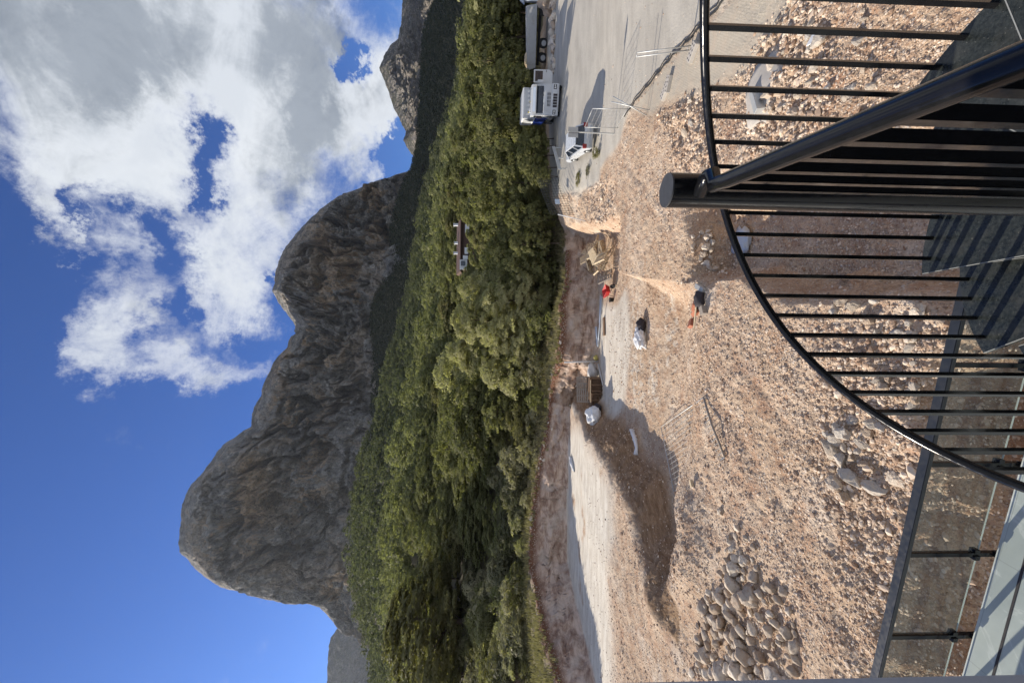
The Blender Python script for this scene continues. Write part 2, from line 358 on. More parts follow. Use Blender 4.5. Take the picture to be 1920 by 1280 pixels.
# ------------------------------------------------------------------ object helpers
def tag(o, label=None, cat=None, group=None, kind=None):
    if label: o['label'] = label
    if cat: o['category'] = cat
    if group: o['group'] = group
    if kind: o['kind'] = kind
    return o
def empty(name, loc, rz=0, label=None, cat=None, group=None):
    o = bpy.data.objects.new(name, None); C.objects.link(o); o.location = loc; o.rotation_euler = (0, 0, rz); o.empty_display_size = .3
    return tag(o, label, cat, group)
def link_mesh(name, me, material, parent=None):
    if material and not me.materials: me.materials.append(M[material] if isinstance(material, str) else material)
    o = bpy.data.objects.new(name, me); C.objects.link(o)
    if parent: o.parent = parent
    return o
class MB:
    def __init__(s): s.bm = bmesh.new()
    def box(s, c, d, rz=0, rx=0, ry=0, bev=0):
        mt = Matrix.Translation(c) @ Matrix.Rotation(rz, 4, 'Z') @ Matrix.Rotation(ry, 4, 'Y') @ Matrix.Rotation(rx, 4, 'X') @ Matrix.Diagonal((d[0], d[1], d[2], 1))
        r = bmesh.ops.create_cube(s.bm, size=1, matrix=mt)
        if bev:
            es = list({e for v in r['verts'] for e in v.link_edges})
            bmesh.ops.bevel(s.bm, geom=es, offset=bev, segments=2, affect='EDGES', profile=.6)
        return s
    def tube(s, pts, r, n=10, cap=True):
        pts = [Vector(p) for p in pts]; rings = []
        rr = r if hasattr(r, '__len__') else [r]*len(pts)
        up = Vector((0, 0, 1)); prev = None
        for i, p in enumerate(pts):
            t = (pts[min(i+1, len(pts)-1)] - pts[max(i-1, 0)]).normalized()
            if prev is None:
                a = t.orthogonal().normalized()
            else:
                a = (prev - t*prev.dot(t)).normalized()
            prev = a; b_ = t.cross(a)
            rings.append([s.bm.verts.new(p + (a*math.cos(2*math.pi*j/n) + b_*math.sin(2*math.pi*j/n))*rr[i]) for j in range(n)])
        for i in range(len(rings)-1):
            for j in range(n):
                f = s.bm.faces.new((rings[i][j], rings[i][(j+1) % n], rings[i+1][(j+1) % n], rings[i+1][j])); f.smooth = True
        if cap:
            s.bm.faces.new(rings[0][::-1]); s.bm.faces.new(rings[-1])
        return s
    def bar(s, a, b_, w1, w2, up=(0, 0, 1)):
        a = Vector(a); b_ = Vector(b_); t = (b_-a).normalized(); up = Vector(up)
        x = t.cross(up)
        if x.length < .01: x = Vector((1, 0, 0))
        x.normalize(); y = x.cross(t)
        vs = [[s.bm.verts.new(p + x*sx*w1/2 + y*sy*w2/2) for sx, sy in ((-1, -1), (1, -1), (1, 1), (-1, 1))] for p in (a, b_)]
        for j in range(4): s.bm.faces.new((vs[0][j], vs[0][(j+1) % 4], vs[1][(j+1) % 4], vs[1][j]))
        s.bm.faces.new(vs[0][::-1]); s.bm.faces.new(vs[1]); return s
    def prism(s, pts, z0, z1):     # polygon in xy extruded in z
        a = [s.bm.verts.new((p[0], p[1], z0)) for p in pts]; b_ = [s.bm.verts.new((p[0], p[1], z1)) for p in pts]; n = len(pts)
        s.bm.faces.new(a[::-1]); s.bm.faces.new(b_)
        for i in range(n): s.bm.faces.new((a[i], a[(i+1) % n], b_[(i+1) % n], b_[i]))
        return s
    def prof(s, pts, x0, x1, bev=0):      # polygon in yz extruded along x
        a = [s.bm.verts.new((x0, p[0], p[1])) for p in pts]; b_ = [s.bm.verts.new((x1, p[0], p[1])) for p in pts]; n = len(pts)
        fs = [s.bm.faces.new(a[::-1]), s.bm.faces.new(b_)]
        for i in range(n): fs.append(s.bm.faces.new((a[i], a[(i+1) % n], b_[(i+1) % n], b_[i])))
        if bev:
            es = list({e for f in fs for e in f.edges}); bmesh.ops.bevel(s.bm, geom=es, offset=bev, segments=2, affect='EDGES')
        return s
    def blob(s, c, r, sub=3, amp=.2, freq=1.5, seed=0):
        res = bmesh.ops.create_icosphere(s.bm, subdivisions=sub, radius=1)
        from mathutils import noise as mn
        for v in res['verts']:
            n_ = mn.fractal(v.co*freq + Vector((seed*7.3, seed*3.1, 0)), 1, 2, 3)
            q = v.co*(1+amp*n_); v.co = Vector((q.x*r[0]+c[0], q.y*r[1]+c[1], q.z*r[2]+c[2]))
        for v in res['verts']:
            for f in v.link_faces: f.smooth = True
        return s
    def build(s, name, material, parent=None, loc=None):
        bmesh.ops.recalc_face_normals(s.bm, faces=s.bm.faces)
        me = bpy.data.meshes.new(name); s.bm.to_mesh(me); s.bm.free()
        o = link_mesh(name, me, material, parent)
        if loc is not None: o.location = loc
        return o
def copy_tree(o, parent=None):
    c = o.copy(); C.objects.link(c)
    if parent: c.parent = parent
    for ch in list(o.children): copy_tree(ch, c)
    return c
def np_mesh(name, V, Fq, smooth=False):
    me = bpy.data.meshes.new(name); V = np.asarray(V, np.float32); Fq = np.asarray(Fq, np.int32)
    me.vertices.add(len(V)); me.vertices.foreach_set('co', V.ravel())
    k_ = Fq.shape[1]; me.loops.add(Fq.size); me.loops.foreach_set('vertex_index', Fq.ravel())
    me.polygons.add(len(Fq)); me.polygons.foreach_set('loop_start', np.arange(0, Fq.size, k_, dtype=np.int32))
    me.polygons.foreach_set('use_smooth', np.full(len(Fq), smooth)); me.update(calc_edges=True)
    return me
def vattr(me, name, arr, kind='FLOAT'):
    a = me.attributes.new(name, kind, 'POINT')
    if kind == 'FLOAT': a.data.foreach_set('value', np.asarray(arr, np.float32).ravel())
    else: a.data.foreach_set('color', np.asarray(arr, np.float32).ravel())

# ------------------------------------------------------------------ noise in numpy
def _h(i, j, l, seed):
    n = (i.astype(np.int64)*374761393 + j.astype(np.int64)*668265263 + l.astype(np.int64)*2147483647 + seed*1274126177) & 0xffffffff
    n = ((n ^ (n >> 13))*1274126177) & 0xffffffff; n = n ^ (n >> 16)
    return (n & 0xffff)/65535.0
def vn2(x, y, seed=0):
    xi = np.floor(x); yi = np.floor(y); fx = x-xi; fy = y-yi; fx = fx*fx*(3-2*fx); fy = fy*fy*(3-2*fy); z = np.zeros_like(xi)
    a = _h(xi, yi, z, seed); b_ = _h(xi+1, yi, z, seed); c_ = _h(xi, yi+1, z, seed); d_ = _h(xi+1, yi+1, z, seed)
    return (a*(1-fx)+b_*fx)*(1-fy)+(c_*(1-fx)+d_*fx)*fy
def fbm(x, y, oct=5, seed=0, gain=.5, ridge=False):
    t = 0; a = 1; s = 0; ca, sa = .8, .6
    for o in range(oct):
        n = vn2(x, y, seed+o*17)
        if ridge: n = 1-abs(2*n-1)
        t = t+a*n; s += a; a *= gain; x, y = (x*ca-y*sa)*2.03+5.2, (x*sa+y*ca)*2.03+1.3
    return t/s
def ss(x, a, b_):
    t = np.clip((x-a)/(b_-a), 0, 1); return t*t*(3-2*t)
def sdist(X, Y, pts):
    """signed distance to a polyline (positive to the left of its direction), and arc position 0..n-1"""
    best = np.full(X.shape, 1e9); sg = np.zeros(X.shape); ar = np.zeros(X.shape)
    for i in range(len(pts)-1):
        ax, ay = pts[i][0], pts[i][1]; bx, by = pts[i+1][0], pts[i+1][1]
        ex, ey = bx-ax, by-ay; L2 = ex*ex+ey*ey
        t = np.clip(((X-ax)*ex+(Y-ay)*ey)/L2, 0, 1)
        px, py = X-ax-t*ex, Y-ay-t*ey; d = np.hypot(px, py)
        mk = d < best-1e-9
        best = np.where(mk, d, best); sg = np.where(mk, ex*(Y-ay)-ey*(X-ax), sg); ar = np.where(mk, i+t, ar)
    return np.where(sg >= 0, best, -best), ar

# ------------------------------------------------------------------ terrain
def P2(x, y, z=0): p = at(x, y, z); return (p.x, p.y)
WALL = [(-60, 6, 2.0), (-36, 18, 2.2)] + [(*P2(x, y, z), h) for x, y, z, h in (
    (1118, 1275, 0, 2.4), (1100, 1200, 0, 2.7), (1080, 1130, 0, 3.1), (1066, 1050, 0, 3.8), (1064, 950, 0, 3.4), (1067, 850, 0, 2.5), (1080, 800, -.6, 2.0),
    (1097, 745, -1.4, 1.9), (1116, 690, -1.4, 1.5), (1120, 620, -1.4, 1.4), (1118, 560, -1.4, 1.6), (1112, 500, -1.4, .7), (1102, 455, -1.3, .35))] + \
    [(13.2, 38.5, .5), (17, 42, 1.3), (40, 50, 1.8), (90, 60, 2.5)]
CREST = [(-6.5, 36)] + [P2(x, y, 0) for x, y in ((1093, 812), (1104, 832), (1118, 854), (1124, 870), (1138, 886), (1147, 910), (1172, 959), (1180, 990), (1182, 1020), (1196, 1066), (1216, 1102))] + [(-14, 8)]
BANK2 = [(-60, 24), P2(1006, 1320, 2.8), P2(994, 1240, 3.0), P2(986, 1180, 3.2), P2(972, 1110, 3.6)]
TR_L = [P2(1290, 531), P2(1402, 539), P2(1500, 558), P2(1650, 575), (.4, 5)]
PX1 = [(1280, 640), (0, 875), (62, 862), (156, 850), (203, 834), (250, 815), (300, 800), (375, 784), (400, 776), (509, 762), (575, 750), (603, 740), (650, 725), (728, 703), (790, 697), (837, 675), (970, 656), (1062, 656), (1137, 671), (1224, 694), (1280, 701)][1:]
PX2 = [(0, 812), (62, 790), (125, 786), (187, 784), (281, 778), (319, 769), (350, 753), (390, 740), (437, 730), (478, 733), (519, 720), (575, 698), (603, 695), (681, 700), (775, 697), (900, 690), (1280, 700)]
SPOIL = [P2(1255, 925), P2(1290, 960), P2(1300, 1030), P2(1260, 1090), P2(1235, 1130)]
RUTS = [[P2(1175, 420), P2(1200, 560), P2(1250, 700), P2(1330, 870), P2(1420, 1000), P2(1520, 1150), P2(1600, 1300)], [P2(1160, 330), P2(1230, 420), P2(1300, 600), P2(1400, 760), P2(1520, 940), P2(1640, 1150)]]
def prof_tab(tab):
    a = np.array([(640-y)/F for y, x in tab]); e = np.array([(938.8-.0062*y-x)/F for y, x in tab]); i = np.argsort(a)
    return a[i], e[i]
A1, E1 = prof_tab(PX1); A2, E2 = prof_tab(PX2)
YR_, YC_ = 350.0, 700.0
def road_h(X, Y): return ss(Y, 26, 36)*ss(X, 8, 15)*1.6
def ground_base(X, Y):
    """the site itself, without the far bank"""
    z = road_h(X, Y)
    a = ss(X, 1.5, 4.5)
    lo0 = 12.8*(1-a)+22.4*a; lo1 = 19.0*(1-a)+23.6*a
    right = 7.6+(Y-27)*.25+.5*(fbm(X*.6, Y*.6, 3, 5)-.5)
    low = -1.85*ss(Y, lo0, lo1)*(1-ss(X, right, right+1.2))
    low = low*(1-ss(X, 30, 31))
    wob = (fbm(X*.5, Y*.5, 4, 9)-.5)*1.6
    dc, _ = sdist(X, Y, CREST)
    t = ss(dc+wob, 0, 3.0)
    z = z + low*t
    slope = t*(1-t)*4*(low < -.3)
    # trench by the stairs
    dt, _ = sdist(X, Y, TR_L)
    wt = 1.25+.075*Y
    wt2 = (fbm(X*1.1, Y*1.1, 4, 31)-.5)*.7
    tr = ss(dt+wt2, 0, .55)*(1-ss(dt+wt2, wt, wt+1.3))*(1-ss(Y+wt2, 13.2, 14.6))
    z = z - 1.15*tr
    # foundation ditch along the terrace
    edge = 3.5-.17*X
    dd = Y-edge+wt2*1.2
    dit = (1-ss(dd, 1.5, 2.5))*(1-ss(X, 3.0, 4.5))
    z = z - 1.5*np.maximum(dit-tr, 0)
    # spoil ridge on the near side of the hollow
    dr_, _ = sdist(X, Y, SPOIL)
    z = z + .55*np.exp(-(dr_/1.1)**2)*(.6+.8*fbm(X*.7, Y*.7, 3, 17))
    for rut in RUTS:
        d3, _ = sdist(X, Y, rut)
        z = z - .028*np.exp(-((np.abs(d3)-.85)/.17)**2)*ss(vn2(X*.35, Y*.35, 44), .3, .6) + .012*np.exp(-((np.abs(d3)-.48)/.15)**2)
    # gentle unevenness, wheel ruts, heaps
    z = z + (fbm(X*.12, Y*.12, 3, 3)-.5)*.5*ss(Y, 4, 12)*(1-ss(X, 9, 14))
    return z, slope, tr, dit
def ground_h(X, Y, detail=True, masks=False):
    X = np.asarray(X, float); Y = np.asarray(Y, float)
    z, slope, tr, dit = ground_base(X, Y)
    D, ar = sdist(X, Y, WALL)
    H = np.interp(ar, np.arange(len(WALL)), [p[2] for p in WALL])
    wobble = (fbm(X*.45, Y*.45, 5, 21)-.5)*1.1 + (fbm(X*1.1, Y*1.1, 4, 23)-.5)*.30
    Dw = D + wobble
    t = np.clip(Dw/1.7, 0, 1); t = t*t*(3-2*t)
    top = H + (fbm(X*.3, Y*.3, 4, 41)-.5)*.5
    z = z*(1-t) + top*t
    d2, _ = sdist(X, Y, BANK2)
    b2 = ss(d2+wobble*.8, 0, .9)*(1-ss(X, -22, -17))
    z = z + 1.7*b2*t
    # hillside
    Yp = np.maximum(Y, 1.); a = X/Yp
    z1 = EYE + np.interp(a, A1, E1)*YR_ - 10.0
    z2 = EYE + np.interp(a, A2, E2)*YC_ - 5.0
    s = np.clip((Y-46)/(YR_-46), 0, 1)
    up = (z1-2.5)*s**1.22 + (fbm(X*.03, Y*.03, 3, 51)-.5)*9*ss(s, .02, .15)*(1-ss(s, .8, 1))
    beyond = ss(Y, YR_, 430)
    zfar = (z1-10)*(1-beyond) + (np.minimum(z1-10, z2*.45))*beyond
    q = np.clip((Y-430)/(YC_-430), 0, 1)
    zfar = zfar + (z2-np.minimum(z1-10, z2*.45))*q**.9*(Y > 430)
    z = np.where(Y < YR_, z + up*t, np.where(Y < YC_, zfar + 7*(1-ss(Y, YR_, YR_+25)), z2 - (Y-YC_)*.25*ss(Y, YC_, YC_+80)))
    far = ss(Y, 48, 60)
    if detail:
        rub = rubble(X, Y)
        near = 1-ss(np.hypot(X, Y), 30, 55)
        sm = 1-.85*np.maximum(np.maximum(roadmask(X, Y), pavermask(X, Y)), np.maximum(inpoly(X, Y, WHITEP, 1.2), inpoly(X, Y, PADP, .5)))
        z = z + near*sm*((fbm(X*3.1, Y*3.1, 5, 61, .62)-.5)*(.09+.24*rub) + (fbm(X*.9, Y*.9, 3, 65)-.5)*(.14+.38*rub) + (vn2(X*11, Y*11, 67)-.5)*(.035+.05*rub))
        z = z + (fbm(X*1.1, Y*1.1, 4, 71, ridge=True)-.5)*.35*slope
        z = z + (fbm(X*3, Y*3, 4, 73)-.5)*.25*t*(1-far)
    if not masks: return z
    return z, D, Dw, t, slope, tr, dit, d2, b2
def inpoly(X, Y, pts, soft):
    n = len(pts); ins = np.zeros(X.shape, bool)
    for i in range(n):
        ax, ay = pts[i]; bx, by = pts[(i+1) % n]
        if ay == by: continue
        c_ = ((ay > Y) != (by > Y)) & (X < (bx-ax)*(Y-ay)/(by-ay)+ax)
        ins ^= c_
    d, _ = sdist(X, Y, list(pts)+[pts[0]]); d = np.abs(d)
    return ss(np.where(ins, d, -d), -soft, soft)
ROADP = [P2(1122, 345), P2(1125, 320), P2(1160, 272), P2(1180, 206), P2(1250, 122), P2(1320, 45), P2(1480, -120), (30, 6), (95, 20), (95, 58), (40, 47), (20, 42), (14.5, 39)]
PAVP = [P2(1180, 212), P2(1225, 215), P2(1270, 190), P2(1330, 170), P2(1390, 130), P2(1440, 60), P2(1490, -10), P2(1560, -150), P2(1480, -120), P2(1320, 45), P2(1250, 122)]
WHITEP = [P2(1060, 800), P2(1090, 800), P2(1100, 830), P2(1128, 872), P2(1148, 915), P2(1152, 1000), P2(1144, 1100), P2(1150, 1200), P2(1152, 1330), P2(1100, 1330), P2(1050, 1130), P2(1050, 950)]
PADP = [P2(1160, 540, -1.4), P2(1148, 560, -1.4), P2(1118, 560, -1.4), P2(1118, 690, -1.4), P2(1090, 760, -1.4), P2(1140, 800, -1.4), P2(1160, 745, -1.3), P2(1168, 640, -1.2)]
RUBP = [([P2(1395, -60), P2(1400, 60), P2(1385, 210), P2(1400, 330), P2(1480, 340), P2(1560, 200), P2(1540, -60)], .7), ([P2(1240, 215), P2(1300, 170), P2(1340, 190), P2(1340, 330), P2(1270, 330)], .8),
        ([P2(1560, 600), P2(1540, 900), P2(1600, 1100), P2(1760, 1280), P2(1760, 600)], .45), ([P2(1075, 330), P2(1060, 430), P2(1150, 430), P2(1150, 340)], .7), ([P2(1300, 400), P2(1300, 520), P2(1340, 520), P2(1340, 400)], .5),
        ([P2(1230, 960), P2(1300, 930), P2(1330, 1080), P2(1280, 1120), P2(1230, 1060)], .25)]
def roadmask(X, Y): return inpoly(X, Y, ROADP, .35)
def pavermask(X, Y): return inpoly(X, Y, PAVP, .35)
def rubble(X, Y):
    r = np.zeros(X.shape)
    for p, w_ in RUBP: r = np.maximum(r, inpoly(X, Y, p, .6)*w_)
    return r
def polar(r, az):
    RR, AA = np.meshgrid(r, az, indexing='ij'); X = RR*np.sin(AA); Y = RR*np.cos(AA)
    nr, na = RR.shape; i = np.arange(nr-1)[:, None]*na + np.arange(na-1)[None]
    return X.ravel(), Y.ravel(), np.stack([i, i+1, i+1+na, i+na], -1).reshape(-1, 4)
azd = np.radians(np.concatenate([np.linspace(-180, -60, 61)[:-1], np.linspace(-60, -44, 40)[:-1], np.linspace(-44, 44, 1000), np.linspace(44, 60, 40)[1:], np.linspace(60, 180, 61)[1:]]))
rr = np.concatenate([np.exp(np.linspace(math.log(2.0), math.log(24), 520))[:-1], np.arange(24, 47, .075), np.arange(47, 66, .3)])
X, Y, Fq = polar(rr, azd)
z, D, Dw, t, slope, tr, dit, d2, b2 = ground_h(X, Y, True, True)
Xc, Yc = X, Y
V = np.stack([X, Y, z], -1)
# lean the cut bank and the brown slope a little so that the faces are rough, not ruled
n_ = (fbm(X*.9+z*1.3, z*1.8+Y*.2, 5, 81, .6)-.5)*1.3*np.clip(t*(1-t)*4, 0, 1)
V[:, 1] += n_; V[:, 0] += n_*.5
me = np_mesh('ground', V, Fq[:, ::-1], True)
noi = (fbm(X*.35, Y*.35, 5, 91)-.5)
pad = inpoly(X+noi*2, Y, PADP, .5)
for pp in (((1206, 540), (1228, 545), (1230, 700), (1212, 690)), ((1178, 670), (1203, 680), (1200, 770), (1180, 745)), ((1150, 560), (1172, 560), (1176, 760), (1158, 780))):
    pad = np.maximum(pad, inpoly(X+noi*.8, Y+noi*.8, [P2(a, b, -.8) for a, b in pp], .25)*ss(fbm(X*3.5, Y*3.5, 5, 88, .62), .46, .62)*.75)
white = np.maximum(inpoly(X, Y, WHITEP, 1.6)*ss(noi*2+.5, -.15, .12), pad*.9)*(1-t)
rd = roadmask(X+noi*.8, Y)
pv = pavermask(X+noi*1.2, Y+noi)*(1-rd)
redm = np.maximum(ss(Dw, 1.1, 1.4)*(1-ss(Dw+noi*2, 1.9, 2.6)), ss(d2, .5, .8)*(1-ss(d2+noi, 1.2, 1.6))*b2)*(X < 9)
redm = np.maximum(redm, dit*ss(noi, -.02, .12)*.9)
gr = ss(Dw+noi*2, 2.1, 3.0)*ss(X, 12, 9) + ss(D, .5, 1.5)*ss(X, 9, 12)
cutm = np.clip(ss(Dw, .05, .25)*(1-ss(Dw, 1.15, 1.35)) + ss(t*(1-t), .02, .1), 0, 1)*(X < 12)
cutm = np.maximum(cutm, b2*(1-b2)*4*(X < -15))
br = np.clip(slope*1.6, 0, 1)*(1-t); br = np.maximum(br, np.clip(tr*(1-tr)*4, 0, 1)*.3)
vattr(me, 'mask', np.stack([np.clip(white, 0, 1), rd*(1-t), redm, np.clip(gr, 0, 1)], -1), 'FLOAT_COLOR')
vattr(me, 'mask2', np.stack([np.clip(cutm, 0, 1), br, pv, np.ones_like(pv)], -1), 'FLOAT_COLOR')
go = link_mesh('ground', me, 'dirt'); tag(go, kind='structure')
class Grid:      # heights sampled once on a regular grid, read back bilinearly
    def __init__(g, x0, x1, y0, y1, st_, det):
        g.x0, g.y0, g.s = x0, y0, st_; xs = np.arange(x0, x1+st_, st_); ys = np.arange(y0, y1+st_, st_)
        GX, GY = np.meshgrid(xs, ys, indexing='ij'); g.n = GX.shape
        g.h = ground_h(GX.ravel(), GY.ravel(), det).reshape(g.n)
    def __call__(g, x, y):
        u = np.clip((np.asarray(x, float)-g.x0)/g.s, 0, g.n[0]-1.001); v = np.clip((np.asarray(y, float)-g.y0)/g.s, 0, g.n[1]-1.001)
        i = u.astype(int); j = v.astype(int); fu = u-i; fv = v-j; h = g.h
        return (h[i, j]*(1-fu)+h[i+1, j]*fu)*(1-fv)+(h[i, j+1]*(1-fu)+h[i+1, j+1]*fu)*fv
GN = Grid(-62, 62, 0, 70, .25, False); GD = Grid(-30, 30, 2, 34, .08, True); GF = Grid(-420, 420, 60, 440, 4, False)
def gz(x, y):
    return float((GN if y < 69 else GF)(x, y))
def gzs(x, y):
    return np.where(np.asarray(y) < 33, GD(x, y), GN(x, y))
def onground(px, py):     # where the picture ray meets the terrain
    d = pdir(px, py); k = np.linspace(2, 65, 6000)
    h = EYE+d[2]*k - GN(d[0]*k, d[1]*k)
    i = int(np.argmax(h < 0)); p = d*k[i]
    return Vector((p[0], p[1], gz(p[0], p[1])))

azf = np.radians(np.concatenate([np.linspace(-180, -60, 31)[:-1], np.linspace(-60, 60, 420), np.linspace(60, 180, 31)[1:]]))
rf = np.exp(np.linspace(math.log(62), math.log(2600), 190))
X, Y, Fq = polar(rf, azf); z = ground_h(X, Y, False)
z = np.where(Y > 40, z, np.where(Y < 0, 0, z)) - .12
me = np_mesh('hillside', np.stack([X, Y, z], -1), Fq[:, ::-1], True); tag(link_mesh('hillside', me, 'forest_floor'), kind='structure')

# ------------------------------------------------------------------ mountains
def mountain(name, sky_tab, ymin, ymax, Ybase, Ycrest, zb_el, material, ncol, nrow, rough, shape, seed, orange=None):
    tab = np.array(sky_tab, float); yy = np.linspace(ymin, ymax, ncol)
    if name == 'mountain': yy = np.concatenate([np.linspace(ymin, 1040, ncol-230)[:-1], np.linspace(1040, ymax, 231)])
    xs = np.interp(yy, tab[:, 0], tab[:, 1])
    a = (640-yy)/F; ncol = len(yy); e = (938.8-.0062*yy-xs)/F
    zc = EYE+e*Ycrest; zb = EYE+np.interp(yy, zb_el[0], zb_el[1])*Ybase
    T = np.linspace(0, 1, nrow); TB = np.linspace(0, 1, nrow//4)[1:]
    tt, aa = np.meshgrid(T, a, indexing='ij'); ZC = np.broadcast_to(zc, tt.shape); ZB = np.broadcast_to(zb, tt.shape)
    g = np.interp(tt, *shape)
    Yd = Ybase+(Ycrest-Ybase)*g
    Z = ZB+(ZC-ZB)*tt
    Xw = aa*Yd
    amp = np.sin(np.pi*np.clip(tt, 0, 1))**.5*np.clip((1-tt)*3.5, 0, 1)*rough
    warp_ = fbm(Xw/160, Z/160, 3, seed+3)*120
    cliffn = (fbm((Xw+warp_)/75, Z/260, 5, seed, ridge=True)-.6)*1.5 + (fbm((Xw)/210, Z/300, 4, seed+11, ridge=True)-.6)*2.2 + (fbm((Xw+Z*.7)/38, (Z-Xw*.35)/30, 5, seed+29, .6, ridge=True)-.6)*.30 + (fbm((Z-Xw*.45)/55, Xw/300, 4, seed+37, ridge=True)-.6)*.6
    cliffn = cliffn + (fbm(Xw/26, Z/70, 5, seed+61, .6, ridge=True)-.6)*.8 + (fbm(Xw/9, Z/14, 4, seed+67, .6)-.5)*.35
    wx = Xw + (fbm(Xw/60, Z/60, 4, seed+90)-.5)*70; wz = Z + (fbm(Xw/50, Z/50, 4, seed+93)-.5)*60
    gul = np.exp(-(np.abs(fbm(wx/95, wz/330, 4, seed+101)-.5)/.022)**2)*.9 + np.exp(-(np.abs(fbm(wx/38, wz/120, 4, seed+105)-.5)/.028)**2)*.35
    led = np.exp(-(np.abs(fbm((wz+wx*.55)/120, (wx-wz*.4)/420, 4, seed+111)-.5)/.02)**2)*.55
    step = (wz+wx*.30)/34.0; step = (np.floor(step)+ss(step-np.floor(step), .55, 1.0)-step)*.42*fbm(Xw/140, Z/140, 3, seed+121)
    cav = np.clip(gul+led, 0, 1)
    cliffn = cliffn*1.15 - gul*1.1 - led*.8 - step + (fbm(Xw/14, Z/22, 4, seed+131, .62, ridge=True)-.6)*.5
    amp = amp*(1-.6*ss(aa*0+np.broadcast_to(yy, tt.shape), 1020, 1110)*(name == 'mountain'))
    dY = -cliffn*amp
    # keep every point on its own line of sight near the crest so that the skyline stays, move it freely lower down
    Y2 = Yd+dY; X2 = aa*Yd + (fbm(Z/90, Xw/90, 3, seed+51)-.5)*rough*.8*np.sin(np.pi*tt)
    Zs = Z + (fbm(Xw/20, Xw*0+seed, 5, seed+5, .62)-.5)*11*tt**2
    rows = [np.stack([X2, Y2, Zs], -1)]
    last = rows[0][-1]
    bk = []
    for q in TB:
        r = last.copy(); r[:, 1] += q*(Ycrest-Ybase)*1.1; r[:, 0] *= (1+q*.25); r[:, 2] = last[:, 2]*(1-q**1.3)
        r[:, 2] += (fbm(r[:, 0]/60, r[:, 1]/60, 4, seed+7)-.5)*rough*q
        bk.append(r)
    G = np.concatenate([rows[0], np.array(bk)], 0)
    nr, na = G.shape[:2]; i = np.arange(nr-1)[:, None]*na+np.arange(na-1)[None]
    me = np_mesh(name, G.reshape(-1, 3), np.stack([i, i+1, i+1+na, i+na], -1).reshape(-1, 4), False)
    o_ = np.zeros((nr, na)); vgm = np.zeros((nr, na)); pxy = np.broadcast_to(yy, (nr, na)); el = (G[..., 2]-EYE)/np.maximum(G[..., 1], 1); pxx = 938.8-.0062*pxy-el*F
    for (cx, cy, rx, ry, ro) in (orange or []):
        cr, sr = math.cos(ro), math.sin(ro); u_ = (pxx-cx)*cr+(pxy-cy)*sr; v2 = -(pxx-cx)*sr+(pxy-cy)*cr
        o_ = np.maximum(o_, np.exp(-(u_/rx)**2-(v2/ry)**2))
    vgm = np.clip(ss(1-np.clip((G[..., 2]-np.broadcast_to(zb, (nr, na)))/np.maximum(1, np.broadcast_to(zc-zb, (nr, na))), 0, 1), .80, .98), 0, 1)*.8
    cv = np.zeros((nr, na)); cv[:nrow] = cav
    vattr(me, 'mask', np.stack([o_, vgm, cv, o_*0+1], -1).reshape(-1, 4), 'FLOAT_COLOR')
    return tag(link_mesh(name, me, material), kind='structure')
SK = [(310, 800), (326, 765), (333, 740), (338, 731), (344, 709), (359, 678), (375, 640), (390, 619), (400, 604), (430, 575), (465, 548), (492, 533), (515, 525), (550, 521), (575, 530), (600, 548), (615, 559), (630, 560), (636, 552), (655, 545), (685, 520), (720, 505), (745, 497), (775, 483), (802, 482), (808, 470), (820, 455),
      (835, 430), (855, 415), (880, 400), (895, 385), (915, 370), (945, 358), (1000, 355), (1030, 356), (1050, 375), (1075, 400), (1095, 430), (1105, 470), (1112, 500), (1118, 525), (1120, 560), (1123, 585), (1130, 605), (1150, 625), (1170, 640), (1182, 672), (1200, 720)]
ORG = [(690, 440, 30, 60, -.9), (640, 470, 40, 60, -.7), (600, 640, 45, 60, -.9), (640, 560, 40, 60, -.8), (550, 690, 30, 40, -.6), (570, 770, 50, 60, -.3), (480, 930, 30, 90, 0), (590, 900, 25, 90, .2), (640, 1120, 30, 40, 0), (420, 1000, 25, 50, 0), (700, 380, 30, 30, -.8)]
shape = ([0, .1, .22, .32, .45, .6, .75, .88, 1], [0, .28, .45, .52, .58, .66, .73, .84, 1])
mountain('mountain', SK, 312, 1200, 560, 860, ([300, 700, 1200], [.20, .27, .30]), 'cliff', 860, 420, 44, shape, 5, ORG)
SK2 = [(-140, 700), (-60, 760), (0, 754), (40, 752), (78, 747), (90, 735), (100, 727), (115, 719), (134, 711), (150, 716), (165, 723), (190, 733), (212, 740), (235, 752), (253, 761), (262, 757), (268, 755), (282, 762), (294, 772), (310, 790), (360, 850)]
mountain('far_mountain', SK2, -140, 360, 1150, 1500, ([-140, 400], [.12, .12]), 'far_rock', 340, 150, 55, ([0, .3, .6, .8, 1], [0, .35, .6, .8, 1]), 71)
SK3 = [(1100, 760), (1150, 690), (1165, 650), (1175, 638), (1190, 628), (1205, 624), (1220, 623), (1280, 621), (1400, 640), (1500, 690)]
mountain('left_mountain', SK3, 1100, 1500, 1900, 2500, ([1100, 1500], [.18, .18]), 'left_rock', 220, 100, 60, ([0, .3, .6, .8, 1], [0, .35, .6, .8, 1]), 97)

# the air between here and the cliffs
hz = bpy.data.materials.new('haze_air'); hz.use_nodes = True; hn = hz.node_tree.nodes; hn.clear()
ho = hn.new('ShaderNodeOutputMaterial'); hv = hn.new('ShaderNodeVolumePrincipled'); hv.inputs['Color'].default_value = (.80, .88, 1, 1); hv.inputs['Density'].default_value = .000035; hv.inputs['Anisotropy'].default_value = .3
hz.node_tree.links.new(hv.outputs[0], ho.inputs['Volume']); M['haze_air'] = hz

